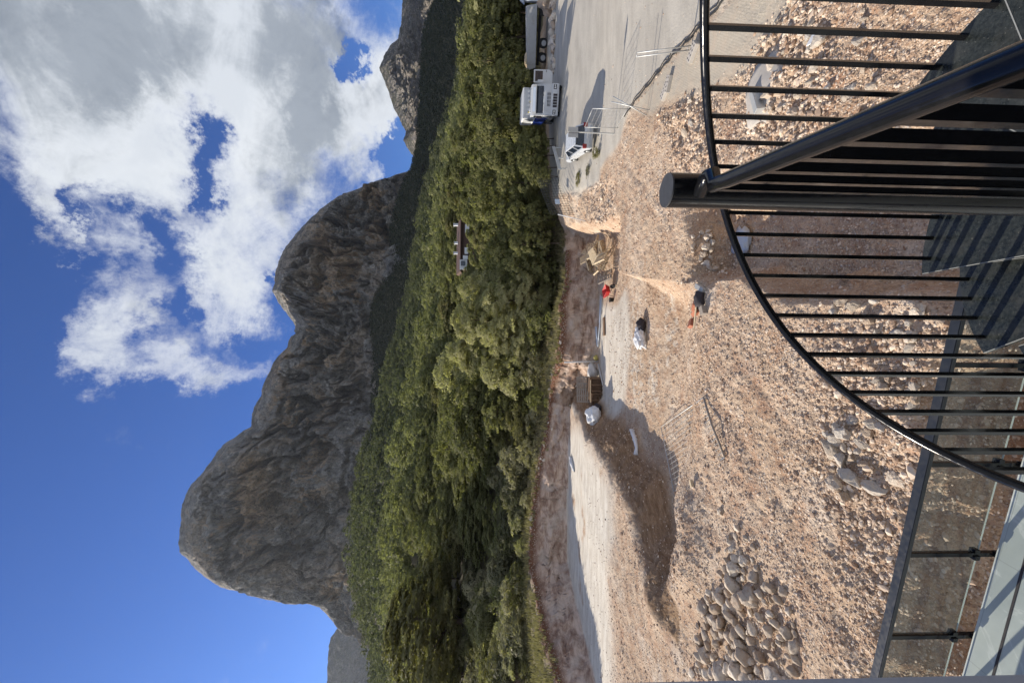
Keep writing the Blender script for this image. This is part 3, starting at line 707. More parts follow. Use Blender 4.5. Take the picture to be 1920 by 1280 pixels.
# ------------------------------------------------------------------ trees
def leaf_cloud(seed, clumps, per, size, env, rc, flat=1.0, elong=1.6, hollow=.35, up=.3, droop=0):
    """env(u in -1..1 height, phi) -> radius; returns quads (n,4,3) in unit of metres and tint"""
    r = np.random.default_rng(seed)
    u = r.uniform(-1, 1, clumps*3); ph = r.uniform(0, 2*np.pi, clumps*3)
    rad = env(u, ph)*(hollow+(1-hollow)*r.uniform(0, 1, clumps*3)**.45)
    H = env.h
    c = np.stack([rad*np.cos(ph), rad*np.sin(ph), env.z0+H*(u+1)/2], -1)
    keep = r.uniform(0, 1, len(c)) < (.25+.75*(env(u, ph)/env.r)); c = c[keep][:clumps]
    cs = rc*r.uniform(.55, 1.35, len(c)); ct = r.uniform(0, 1, len(c))
    n = len(c)*per
    ci = np.repeat(np.arange(len(c)), per)
    d = r.normal(size=(n, 3)); d /= np.linalg.norm(d, axis=1)[:, None]; d[:, 2] = np.where(d[:, 2] < -.25, -d[:, 2]*.5, d[:, 2])
    p = c[ci] + d*(cs[ci]*r.uniform(.55, 1.05, n)**.6)[:, None]*np.array([1, 1, flat*.8])
    oc = c[ci]-np.array([0, 0, env.z0+H*.35]); oc = oc/(np.linalg.norm(oc, axis=1)[:, None]+.3)
    nrm = d*.75 + oc*.75 + r.normal(size=(n, 3))*.38 + np.array([0, 0, up]); nrm /= np.linalg.norm(nrm, axis=1)[:, None]
    a = np.cross(nrm, r.normal(size=(n, 3))+np.array([0, 0, -droop])); a /= np.linalg.norm(a, axis=1)[:, None]; b_ = np.cross(nrm, a)
    s = size*r.uniform(.55, 1.3, n)
    a = a*(s*.5*elong)[:, None]; b_ = b_*(s*.5/elong*1.2)[:, None]
    q = np.stack([p-a*.9-b_*.25, p+a*.1-b_, p+a, p-a*.1+b_], 1)
    tint = np.clip(.5*ct[ci]+.5*r.uniform(0, 1, n), 0, 1)
    return q, tint
class Env:
    def __init__(s, r, z0, h, seed, kind='pine'):
        s.r = r; s.z0 = z0; s.h = h; g_ = np.random.default_rng(seed); s.k = kind
        s.ph = g_.uniform(0, 6.28, 5); s.am = g_.uniform(.08, .24, 5)
    def __call__(s, u, phi):
        if s.k == 'pine': base = np.clip(1-np.abs((u+.15)/1.15)**2.4, 0, 1)**.5
        elif s.k == 'tall': base = np.clip(1-np.abs((u+.35)/1.35)**1.7, 0, 1)**.6
        elif s.k == 'round': base = np.clip(1-u*u, 0, 1)**.5
        else: base = np.clip((1-u)/2*.75+.25, 0, 1)
        w_ = 1 + s.am[0]*np.sin(phi*2+s.ph[0])+s.am[1]*np.sin(phi*3+s.ph[1]+u*3)+s.am[2]*np.sin(phi*5+s.ph[2]-u*4)+s.am[3]*np.sin(u*6+s.ph[3])
        return s.r*base*w_
def quads_mesh(name, Q, T):
    n = len(Q); me = np_mesh(name, Q.reshape(-1, 3), np.arange(n*4).reshape(-1, 4)); vattr(me, 'tint', np.repeat(T, 4)); return me
def trunk_mesh(seed, h, r, spread, n=6, lean=.1, start=.35):
    g_ = random.Random(seed); mb = MB(); lx, ly = g_.uniform(-lean, lean)*h, g_.uniform(-lean, lean)*h
    def tp(t): return Vector((lx*t*t+.15*math.sin(t*5+seed), ly*t*t, h*t-.4*(t == 0)))
    mb.tube([tp(i/7) for i in range(8)], [r*(1-.75*i/7)*(1.25 if i == 0 else 1) for i in range(8)], 7)
    for i in range(n):
        t0 = g_.uniform(start, .9); b0 = tp(t0); an = g_.uniform(0, 6.28)+i*1.3; L = spread*g_.uniform(.5, .95)*(1.1-t0*.5)
        pts = [b0+Vector((math.cos(an)*L*q, math.sin(an)*L*q, L*.55*q**1.3+.1*math.sin(q*4))) for q in (0, .35, .7, 1)]
        rr_ = r*(1-.7*t0)*.45
        mb.tube(pts, [rr_, rr_*.75, rr_*.5, rr_*.2], 5)
        for e_ in range(2):
            p = pts[1+e_]; an2 = an+g_.uniform(-1, 1); L2 = L*.45
            mb.tube([p, p+Vector((math.cos(an2)*L2*.5, math.sin(an2)*L2*.5, L2*.35)), p+Vector((math.cos(an2)*L2, math.sin(an2)*L2, L2*.7))], [rr_*.45, rr_*.3, rr_*.1], 4)
    bmesh.ops.recalc_face_normals(mb.bm, faces=mb.bm.faces)
    me = bpy.data.meshes.new('trunk'); mb.bm.to_mesh(me); mb.bm.free(); me.materials.append(M['bark']); return me
# library of crowns: (crown mesh, trunk mesh, nominal height, nominal radius)
LIB = {}
def lib(kind, n, mk):
    LIB[kind] = [mk(i) for i in range(n)]
def mkpine(i):
    h = 7.5; r = 3.0; e = Env(r, 1.9, 5.6, 100+i, 'pine'); Q, T = leaf_cloud(200+i, 150, 74, .21, e, .66, .75, 1.7)
    me = quads_mesh('crown', Q, T); me.materials.append(M['pine']); return me, trunk_mesh(i, 6.3, .17, 2.6), h, r
def mkbig(i):
    h = 16.; r = 7.0; e = Env(r, 3.4, 12.6, 300+i, 'pine'); Q, T = leaf_cloud(400+i, 460, 100, .27, e, 1.0, .8, 1.25, .3)
    me = quads_mesh('crown', Q, T); me.materials.append(M['olive']); return me, trunk_mesh(50+i, 13.5, .38, 6, 12, .06, .2), h, r
def mkfea(i):
    h = 9.; r = 3.6; e = Env(r, .9, 8.0, 500+i, 'tall'); Q, T = leaf_cloud(600+i, 260, 110, .17, e, .66, 1.0, 2.6, .25, .1, 1.2)
    me = quads_mesh('crown', Q, T); me.materials.append(M['feathery']); return me, trunk_mesh(80+i, 7.6, .2, 3.0, 9, .05, .15), h, r
def mkgreen(i):
    h = 7.; r = 3.2; e = Env(r, .8, 6.1, 700+i, 'round'); Q, T = leaf_cloud(800+i, 170, 85, .19, e, .68, .9, 1.5)
    me = quads_mesh('crown', Q, T); me.materials.append(M['pine']); return me, trunk_mesh(90+i, 5.4, .18, 2.6, 7), h, r
def mkshrub(i):
    h = 1.7; r = 1.05; e = Env(r, .05, 1.55, 900+i, 'round'); Q, T = leaf_cloud(950+i, 34, 34, .13, e, .32, 1.1, 2.4, .2, .2, .6)
    me = quads_mesh('foliage', Q, T); me.materials.append(M['shrub']); return me, None, h, r
lib('pine', 9, mkpine); lib('big', 3, mkbig); lib('fea', 4, mkfea); lib('green', 4, mkgreen); lib('shrub', 6, mkshrub)
rg = random.Random(11)
TREES = []
def tree(kind, x, y, z, height, width, name, label, group=None, cat='tree', mat_=None, var=None):
    cme, tme, h, r = LIB[kind][rg.randrange(len(LIB[kind])) if var is None else var % len(LIB[kind])]
    o = empty(name, (x, y, z), rg.uniform(0, 6.28), label, cat, group)
    o.scale = (width/(2*r), width/(2*r), height/h)
    c = bpy.data.objects.new('crown' if tme else 'foliage', cme); C.objects.link(c); c.parent = o
    if mat_:
        c.material_slots[0].link = 'OBJECT'; c.material_slots[0].material = M[mat_]
    if tme:
        t_ = bpy.data.objects.new('trunk', tme); C.objects.link(t_); t_.parent = o
    TREES.append((x, y, width/2)); return o
def ptree(kind, py, ptop, Y, wpx, name, label, group=None, mat_=None, cat='tree', var=None, sink=0):
    top = atd(ptop, py, Y); z = gz(top.x, Y)-.1-sink
    return tree(kind, top.x, Y, z, top.z-z, wpx*Y/F, name, label, group, cat, mat_, var)
# the trees one can tell apart
ptree('big', 1165, 733, 68, 205, 'pine_tree', 'huge olive green spreading pine tree, tallest crown at the lower left of the forest', var=0)
ptree('big', 1262, 800, 70, 120, 'pine_tree', 'broad dark pine beside the huge spreading pine, cut by the photo edge', var=1)
ptree('big', 1060, 870, 74, 120, 'pine_tree', 'dark rounded pine in front and to the right of the huge spreading pine', var=2)
ptree('fea', 545, 862, 50, 95, 'feathery_tree', 'pale grey green feathery tree nearest the dark house', var=0)
ptree('fea', 600, 848, 47, 105, 'feathery_tree', 'palest and widest grey green feathery tree, above the white post', var=1)
ptree('fea', 655, 842, 51, 100, 'feathery_tree', 'yellowish feathery tree left of the palest one', var=2)
ptree('fea', 560, 905, 44, 100, 'feathery_tree', 'low bushy pale tree in front of the feathery trees', var=3)
ptree('fea', 630, 905, 43.5, 85, 'feathery_tree', 'low pale tree directly behind the white post on the bank', var=0)
ptree('green', 700, 815, 62, 110, 'broadleaf_tree', 'yellow green rounded tree behind the pallet stack', mat_='feathery', var=0)
ptree('green', 760, 835, 56, 115, 'broadleaf_tree', 'bright green dome shaped tree, next left of the feathery trees', var=1)
ptree('green', 820, 850, 58, 110, 'broadleaf_tree', 'green dome shaped tree with a fuller base, second left of the feathery trees', var=2)
ptree('green', 700, 905, 46, 75, 'broadleaf_tree', 'small pale bush-like tree above the bank by the pallet stack', mat_='feathery', var=3)
ptree('pine', 770, 905, 50, 70, 'pine_tree', 'small pine in front of the bright green dome shaped tree', var=3)
DK = [(478, 902, 45, 62), (432, 905, 43, 60), (395, 895, 47, 75), (352, 880, 47, 85), (300, 900, 44, 70), (268, 862, 52, 95), (222, 888, 47, 80), (180, 870, 52, 85), (150, 905, 46, 60), (112, 862, 55, 90), (66, 872, 54, 88), (18, 878, 56, 90), (-30, 880, 54, 90), (500, 935, 42, 50), (340, 935, 40.5, 60), (410, 950, 39.5, 52), (455, 958, 39, 46)]
for i, (py, pt, Y_, wp) in enumerate(DK):
    ptree('pine' if i % 3 else 'green', py, pt, Y_, wp, 'pine_tree', 'dark green pine in the front row behind the trucks, right of the feathery trees', 'pines of the front row behind the trucks', cat='tree', var=i)
DL = [(868, 862, 66, 80), (905, 850, 70, 85), (935, 868, 66, 70), (975, 862, 68, 80), (1012, 872, 66, 70), (880, 895, 62, 50), (950, 893, 61, 50), (1005, 905, 60, 50), (1060, 915, 60, 60), (1120, 900, 66, 60), (1215, 915, 66, 60), (1275, 905, 66, 70)]
for i, (py, pt, Y_, wp) in enumerate(DL):
    ptree('pine', py, pt, Y_, wp, 'pine_tree', 'dark green pine above the left half of the cut bank', 'pines above the left cut bank', var=i+2, mat_='olive' if i > 7 else None)
for py, pt, Y_, wp in ((436, 875, 77, 46), (463, 877, 78, 36), (484, 881, 76, 34), (506, 873, 79, 38), (404, 868, 78, 40), (522, 864, 80, 44), (372, 864, 80, 46), (418, 880, 74, 36), (450, 883, 73, 40)):
    ptree('pine', py, pt, Y_, wp, 'pine_tree', 'pine hiding the foot of the brown roofed house', 'pines right in front of the brown roofed house', var=py)
for py, pt, Y_, wp in ((272, 985, 37.5, 34), (290, 968, 38, 40), (312, 975, 36.6, 36), (330, 990, 36, 34), (258, 975, 39, 36)):
    ptree('pine', py, pt, Y_, wp, 'pine_tree', 'young dark pine close to the road behind the car', 'young pines close to the road behind the car', var=py)
for py, pt, Y_, wp in ((1085, 925, 62, 60), (1130, 935, 63, 62), (1180, 928, 64, 66), (1225, 940, 62, 60), (1262, 930, 63, 66), (1300, 925, 64, 70)):
    ptree('green', py, pt, Y_, wp, 'pine_tree', 'low dark undergrowth tree at the foot of the huge spreading pine', 'undergrowth trees at the foot of the huge pine', var=py, mat_='olive')
# forest on the hillside, from the nearest back
rn = np.random.default_rng(4)
cell = 6.3; pts = []
for gy in np.arange(56, 372, cell*.92):
    for gx in np.arange(-gy*1.02-8, gy*1.02+8, cell):
        x = gx+rn.uniform(-.42, .42)*cell; y = gy+rn.uniform(-.42, .42)*cell
        pts.append((x, y))
pts = np.array(pts)
BX, BY = 22.8, 84.0
keep = []
nearT = np.array(TREES)
for x, y in pts:
    if y < 120:
        if np.any(np.hypot(nearT[:, 0]-x, nearT[:, 1]-y) < nearT[:, 2]*.55+1.6): continue
        py = 640-F*x/y
        if 62 < y < 100 and 362 < py < 520 and y < BY+9: continue
        if py > 1050 and y < 62: continue
        if py > 780 and y < 62: continue
    if vn2(np.array([x/14]), np.array([y/14]), 7)[0] < .17: continue
    if y > 170 and rn.uniform() < .22: continue
    keep.append((x, y))
pts = np.array(keep)
vis = (np.abs(pts[:, 0]/pts[:, 1]) < .93)
order = np.argsort(np.where(vis, pts[:, 1], 1e6))
room = 300-len(TREES)-2
solo = order[:room]; rest = order[room:]
for i in solo:
    x, y = pts[i]; s = rg.uniform(.75, 1.3); z = gz(x, y)-.2
    kd = 'pine' if rg.random() < .75 else 'green'
    tree(kd, x, y, z, 7.2*s*rg.uniform(.85, 1.15), 5.9*s*rg.uniform(.9, 1.2), 'pine_tree', 'rounded green pine on the lower slope of the forested hill', 'pines on the lower slope of the forested hill', mat_=('olive' if rg.random() < .18 else None))
def scatter(name, P_, zz, hs, ws, base, material, kindlabel):
    Qs = []; Ts = []; r = np.random.default_rng(8)
    for b_i, (Q, T) in enumerate(base):
        idx = np.arange(len(P_)) % len(base) == b_i
        p = P_[idx]; n = len(p)
        if n == 0: continue
        a = r.uniform(0, 6.28, n); ca, sa = np.cos(a), np.sin(a)
        q = Q.reshape(-1, 3)[None].repeat(n, 0)
        X_ = (q[..., 0]*ca[:, None]-q[..., 1]*sa[:, None])*ws[idx][:, None]+p[:, 0:1]; Y_ = (q[..., 0]*sa[:, None]+q[..., 1]*ca[:, None])*ws[idx][:, None]+p[:, 1:2]
        Z_ = q[..., 2]*hs[idx][:, None]+zz[idx][:, None]
        Qs.append(np.stack([X_, Y_, Z_], -1).reshape(-1, 4, 3)); Ts.append(np.clip(T[None]*.6+r.uniform(0, .55, n)[:, None]-.08, 0, 1).ravel())
    me = quads_mesh(name, np.concatenate(Qs), np.concatenate(Ts)); o = link_mesh(name, me, material); return tag(o, *kindlabel, kind='stuff')
mid = [leaf_cloud(1200+i, 50, 24, .40, Env(2.9, 1.9, 6.0, 1300+i, 'pine'), .85, .8, 1.25, .6) for i in range(8)]
lo = [leaf_cloud(1400+i, 22, 13, .68, Env(2.9, 1.5, 5.9, 1500+i, 'pine'), .95, .9, 1.15, .65) for i in range(8)]
pr = pts[rest]; pr = pr[np.abs(pr[:, 0]/pr[:, 1]) < 1.0]
zz = ground_h(pr[:, 0], pr[:, 1], False)-.2; sz = rn.uniform(.72, 1.32, len(pr))*np.where(rn.uniform(0, 1, len(pr)) < .12, 1.3, 1.0)
nr_ = pr[:, 1] < 190
scatter('forest', pr[nr_], zz[nr_], sz[nr_], sz[nr_]*rn.uniform(.85, 1.15, nr_.sum()), mid, 'pine_far', ('sunlit pine forest covering the hillside below the cliffs', 'forest', None))
scatter('forest', pr[~nr_], zz[~nr_], sz[~nr_], sz[~nr_]*rn.uniform(.85, 1.15, (~nr_).sum()), lo, 'pine_high', ('distant upper part of the sunlit pine forest under the cliff foot', 'forest', None))
dp = []
for gy in np.arange(425, 735, 6.2):
    for gx in np.arange(-gy*.22, gy*1.0, 6.6):
        dp.append((gx+rn.uniform(-2.8, 2.8), gy+rn.uniform(-2.6, 2.6)))
dp = np.array(dp); zz = ground_h(dp[:, 0], dp[:, 1], False)-.3; sz = rn.uniform(.7, 1.25, len(dp))
tiny = [leaf_cloud(1600+i, 16, 4, 1.25, Env(3.1, .3, 6.4, 1700+i, 'pine'), 1.1, .9, 1.1, .6) for i in range(5)]
scatter('shaded_forest', dp, zz, sz*.9, sz*1.15, tiny, 'pine_shade', ('dark shaded forest on the far ridge under the right end of the cliffs', 'forest', None))

# shrubs on top of the bank and along the road
SH = []
for i in range(4000):
    if len(SH) >= 275: break
    py = rg.uniform(-60, 1330) if rg.random() < .8 else rg.uniform(1060, 1330); Y_ = rg.uniform(40, 68); x = (640-py)/F*Y_
    far_ok = py > 1060 and Y_ > 42
    d_, ar_ = sdist(np.array([x]), np.array([Y_]), WALL)
    if not (1.6 < d_[0] < (45 if far_ok else 22)): continue
    if any((x-a)**2+(Y_-b_)**2 < 1.3 for a, b_ in SH): continue
    SH.append((x, Y_)); s = rg.uniform(.6, 1.6)*(1.5 if d_[0] > 6 else .8)
    zz_ = gz(x, Y_)-.12
    tree('shrub', x, Y_, zz_, 1.5*s*rg.uniform(.8, 1.3), 1.9*s, 'shrub', 'scrubby grey green shrub on the ground above the cut bank', 'shrubs above the cut bank', 'shrub', rg.choice([None, 'olive', 'feathery', 'pine', 'reed', 'reed'] if py > 540 else [None, 'olive', 'pine', 'pine']))
ptree('shrub', 288, 1108, 27.0, 20, 'shrub', 'thin green bush growing beside the back of the white car', cat='shrub', mat_='olive')
ptree('shrub', 318, 1098, 29, 20, 'shrub', 'pale dry bush at the roadside in front of the white car', cat='shrub')
ptree('shrub', 335, 1080, 31, 26, 'shrub', 'small dark bush where the road meets the rubble heap', cat='shrub', mat_='olive')
# dry grass tufts
def tufts(name, P_, hs, material, label):
    r = np.random.default_rng(3); n = len(P_); k_ = 9
    zz = ground_h(P_[:, 0], P_[:, 1], False)
    a = r.uniform(0, 6.28, (n, k_)); ln = r.uniform(.5, 1.2, (n, k_))*hs[:, None]; sp = r.uniform(.1, .6, (n, k_))
    bx = P_[:, 0:1]+r.normal(size=(n, k_))*.10; by = P_[:, 1:2]+r.normal(size=(n, k_))*.10; bz = np.repeat(zz[:, None]-.05, k_, 1)
    dxx, dyy = np.cos(a), np.sin(a); w_ = .022+hs[:, None]*.05
    A_ = np.stack([bx-dyy*w_, by+dxx*w_, bz], -1); B_ = np.stack([bx+dyy*w_, by-dxx*w_, bz], -1)
    T_ = np.stack([bx+dxx*ln*sp, by+dyy*ln*sp, bz+ln], -1); T2 = T_+np.stack([dyy*w_*.3, -dxx*w_*.3, 0*dyy*w_], -1)
    Q = np.stack([A_, B_, T2, T_], 2).reshape(-1, 4, 3)
    me = quads_mesh(name, Q, r.uniform(0, 1, len(Q))); return tag(link_mesh(name, me, material), label, 'grass', kind='stuff')
gp = []
while len(gp) < 12000:
    py = rg.uniform(-80, 1350); Y_ = rg.uniform(26, 64); x = (640-py)/F*Y_; gp.append((x, Y_))
gp = np.array(gp); d_, _ = sdist(gp[:, 0], gp[:, 1], WALL); gp = gp[(d_ > 1.3) & (d_ < 22)]
tufts('grass', gp, rn.uniform(.2, .6, len(gp)), 'dry_grass', 'dry grass and weeds growing on the ground above the cut bank')

# ------------------------------------------------------------------ stones
def stone_me(name, seed, material, sub=2, rd=False):
    mb = MB(); g_ = random.Random(seed)
    bmesh.ops.create_icosphere(mb.bm, subdivisions=sub, radius=1)
    from mathutils import noise as mn
    planes = [(Vector((g_.gauss(0, 1), g_.gauss(0, 1), g_.gauss(0, 1))).normalized(), g_.uniform(.45, .78)) for _ in range(11)]
    sx, sy, sz_ = g_.uniform(.85, 1.25), g_.uniform(.7, 1.0), g_.uniform(.55, .8)
    if rd: planes = [(n_, d_*.75+.25) for n_, d_ in planes]
    for v in mb.bm.verts:
        for n_, d_ in planes:
            q = v.co.dot(n_)
            if q > d_: v.co -= n_*(q-d_)*.85
        v.co *= 1+.16*mn.fractal(v.co*2.2+Vector((seed, 0, 0)), .8, 2, 5)
        v.co = Vector((v.co.x*sx, v.co.y*sy, v.co.z*sz_))
    for f in mb.bm.faces: f.smooth = rd
    me = bpy.data.meshes.new(name); mb.bm.to_mesh(me); mb.bm.free(); me.materials.append(M[material]); return me
SM = [stone_me('stone', 10+i, 'stone', 3) for i in range(9)]
SW = [stone_me('stone', 40+i, 'white_stone', 3) for i in range(6)]
SR_ = [stone_me('stone', 70+i, 'stone', 3, True) for i in range(9)]
rs = random.Random(5)
def stone(p, r, label, group, white=False, name='stone', sink=.42):
    me = rs.choice(SR_ if 'rounded' in label else SW if white else SM); o = bpy.data.objects.new(name, me); C.objects.link(o)
    o.location = (p[0], p[1], p[2]+r*(.6-sink)); o.rotation_euler = (rs.uniform(-.9, .9), rs.uniform(-.9, .9), rs.uniform(0, 6.28)); o.scale = (r*rs.uniform(.85, 1.15), r*rs.uniform(.85, 1.1), r*rs.uniform(.9, 1.3))
    tag(o, label, 'stone', group); return o
def gzd(x, y): return float(gzs(np.array([x]), np.array([y]))[0])
# the heap of rounded stones at the lower left
pc = onground(1415, 1180); placed = []
def heap_h(x, y):
    return 0
HP = [(1340, 1140), (1360, 1100), (1395, 1062), (1420, 1085), (1445, 1078), (1462, 1098), (1475, 1120), (1480, 1150), (1492, 1180), (1490, 1230), (1500, 1290), (1330, 1300), (1310, 1240), (1320, 1190)]
poly = [P2(a, b_) for a, b_ in HP]; ax = [p[0] for p in poly]; ay = [p[1] for p in poly]
cnt = 0
for k_ in range(9000):
    if cnt >= 175: break
    x, y = rs.uniform(min(ax), max(ax)), rs.uniform(min(ay), max(ay))
    ins = float(inpoly(np.array([x]), np.array([y]), poly, .9)[0])
    if ins < .3: continue
    r = rs.uniform(.06, .19)*(1.2 if x < pc.x-.6 else 1)
    if rs.random() < .2: r *= 1.45
    lay = 0; zt = gzd(x, y)
    for (a, b_, c_, rr_) in placed:
        d = math.hypot(a-x, b_-y)
        if d < (rr_+r)*.62: lay = 9; break
        if d < rr_+r: zt = max(zt, c_+.4*rr_*(1-d/(rr_+r))*1.2)
    if lay == 9 and rs.random() < .90: continue
    zt = min(zt, gzd(x, y)+.35*ins)
    placed.append((x, y, zt, r)); cnt += 1
    stone((x, y, zt), r, 'rounded brownish stone lying in the heap of stones at the lower left', 'stones of the rounded stone heap', sink=.2)
for px, py, r in ((1325, 1228, .30), (1352, 1262, .34), (1300, 1262, .22), (1455, 1268, .26), (1408, 1275, .3)):
    p = onground(px, py); stone(p, r, 'large pale boulder at the outer edge of the rounded stone heap', 'large boulders at the edge of the stone heap', px == 1352, 'boulder')
for i in range(26):
    px, py = 1385+rs.gauss(0, 16), 1030+rs.gauss(0, 32); p = onground(px, py); stone((p.x, p.y, gzd(p.x, p.y)), rs.uniform(.06, .14), 'small loose stone strewn above the tip of the rounded stone heap', 'loose stones above the stone heap')
for px, py, r, w_ in ((1575, 800, .18, 1), (1590, 812, .22, 1), (1568, 823, .24, 1), (1560, 842, .28, 1), (1575, 860, .25, 1), (1605, 790, .13, 1), (1615, 822, .12, 1), (1610, 845, .1, 1), (1548, 815, .12, 1), (1585, 838, .15, 1), (1598, 860, .13, 0), (1600, 893, .26, 1), (1637, 915, .22, 1),
                     (1575, 905, .2, 0), (1590, 930, .18, 0), (1560, 880, .1, 0), (1620, 870, .12, 0), (1640, 770, .12, 1), (1655, 800, .15, 1)):
    p = onground(px, py); stone((p.x, p.y, gzd(p.x, p.y)), r*.9, 'pale broken rock in the rubble beside the curved handrail', 'pale rocks beside the curved handrail', bool(w_), 'rock')
for i in range(34):
    px, py = rs.uniform(1560, 1735), rs.uniform(560, 900); p = onground(px, py); stone((p.x, p.y, gzd(p.x, p.y)), rs.uniform(.05, .16), 'broken stone on the ground seen between the balusters', 'broken stones seen between the balusters', rs.random() < .5)
for i in range(30):
    px, py = rs.uniform(1298, 1345), rs.uniform(425, 505); p = onground(px, py); stone((p.x, p.y, gzd(p.x, p.y)), rs.uniform(.06, .20), 'stone in the shaded end of the trench behind the black pole', 'stones in the shaded trench end', rs.random() < .3)
for i in range(50):
    px, py = rs.uniform(1400, 1640), rs.uniform(8, 320); p = onground(px, py); stone((p.x, p.y, gzd(p.x, p.y)), rs.uniform(.05, .17), 'chunk of rubble on the dirt at the upper right beyond the handrail', 'rubble chunks at the upper right', rs.random() < .55)
for px, py, r in ((1450, 122, .22), (1443, 178, .26), (1480, 60, .2), (1535, 75, .24), (1530, 128, .2), (1300, 232, .25), (1285, 250, .2), (1296, 190, .18)):
    p = onground(px, py); stone((p.x, p.y, gzd(p.x, p.y)), r, 'larger whitish rock in the rubble of the upper right', 'larger whitish rocks of the upper right', True, 'rock')
for i in range(22):
    px = 1052+rs.uniform(-3, 3); py = rs.uniform(640, 1000)
    p = atd(px, py, 34); Y_ = 34+rs.uniform(-2, 6); x = (640-py)/F*Y_
    d_, ar_ = sdist(np.array([x]), np.array([Y_]), WALL)
    Y_ += (1.6-d_[0]); x = (640-py)/F*Y_
    stone((x, Y_, gz(x, Y_)), rs.uniform(.10, .24), 'pale stone on the rim of the cut bank', 'stones on the rim of the cut bank', True)
for i in range(26):
    py = rs.uniform(-20, 132); Y_ = 39.5+rs.uniform(-1, 1); x = (640-py)/F*Y_
    stone((x, Y_, gz(x, Y_)), rs.uniform(.25, .6), 'roadside boulder in the row in front of the tipper truck', 'roadside boulders by the tipper truck', rs.random() < .4, 'boulder')
for px, py, Y_, r in ((1048, 8, 41.5, 1.3), (1040, 20, 42, .9)):
    p = atd(px, py, Y_); stone((p.x, Y_, gz(p.x, Y_)+.2), r, 'big sandy boulder at the right end of the roadside rocks', 'big sandy boulders at the roadside', False, 'boulder')

# gravel: small stones all over the site
gn = 90000; rq = np.random.default_rng(12)
Y_ = np.exp(rq.uniform(math.log(4.6), math.log(30), gn)); a_ = rq.uniform(-.98, .98, gn); X_ = a_*Y_
rd_ = np.maximum(roadmask(X_, Y_), pavermask(X_, Y_)); wh_ = inpoly(X_, Y_, WHITEP, 1.)
dn = fbm(X_*.7, Y_*.7, 4, 77)
kp = (rq.uniform(0, 1, gn) > np.maximum(rd_*.97, wh_*.8)) & (rq.uniform(0, 1, gn) < .28+2.6*np.clip(dn-.42, 0, 1)+rubble(X_, Y_))
X_, Y_ = X_[kp], Y_[kp]; rb = rubble(X_, Y_)
sz = np.exp(rq.normal(math.log(.0175), .42, len(X_)))*(1+1.0*rb)*(Y_/9)**.35
Z_ = ground_h(X_, Y_, True)
ico = bmesh.new(); bmesh.ops.create_icosphere(ico, subdivisions=1, radius=1); iv = np.array([v.co[:] for v in ico.verts]); ifc = np.array([[v.index for v in f.verts] for f in ico.faces]); ico.free()
n = len(X_); q = iv[None]*(1+rq.uniform(-.28, .28, (n, len(iv), 1)))*np.stack([rq.uniform(.8, 1.5, n), rq.uniform(.6, 1.1, n), rq.uniform(.45, .8, n)], -1)[:, None]
a_ = rq.uniform(0, 6.28, n); ca, sa = np.cos(a_)[:, None], np.sin(a_)[:, None]
q = np.stack([q[..., 0]*ca-q[..., 1]*sa, q[..., 0]*sa+q[..., 1]*ca, q[..., 2]], -1)*sz[:, None, None]+np.stack([X_, Y_, Z_+sz*.2], -1)[:, None]
me = np_mesh('gravel', q.reshape(-1, 3), (ifc[None]+np.arange(n)[:, None, None]*len(iv)).reshape(-1, 3)); vattr(me, 'tint', np.repeat(rq.uniform(0, 1, n)**1.2, len(iv)))
tag(link_mesh('gravel', me, 'gravel'), 'loose gravel and small stones scattered over the building site', 'gravel', kind='stuff')

# ------------------------------------------------------------------ spiral staircase
PX, PY = .4638, 1.15; SR = 1.0722
def rail_pt(th, dr=0, dz=0):
    t_ = R_(th); return Vector((PX+(SR+dr)*math.cos(t_), PY+(SR+dr)*math.sin(t_), EYE-(.6331+.00905*th)+dz))
st_ = empty('spiral_staircase', (PX, PY, 2.1), 0, 'black steel spiral staircase with dark granite treads around a thick central pole', 'staircase')
def onto(o, p):     # keep world placement under a parent that is moved but not turned
    o.parent = p; o.location = Vector(o.location)-p.location; return o
POLE_T = EYE-.505
mb = MB(); mb.tube([(PX, PY, 2.1), (PX, PY, POLE_T-.002)], .050, 48, cap=False)
pole_ = onto(mb.build('central_pole', 'black_paint'), st_)
mb = MB(); bmesh.ops.create_cone(mb.bm, cap_ends=True, segments=48, radius1=.0500, radius2=.0493, depth=.004, matrix=Matrix.Translation((PX, PY, POLE_T))); cp = mb.build('pole_cap', 'black_cap')
cp.parent = pole_
ths = np.arange(-13, 300, 2.0); mb = MB(); mb.tube([rail_pt(t_) for t_ in ths], .020, 14)
onto(mb.build('handrail', 'black_paint'), st_)
BASE_TH = 90.0; ST = 25.7; RISE = .2405
def tread_top(k_): return EYE-2.82-RISE*k_       # k=0 is the tread between 90 and 115.7 degrees
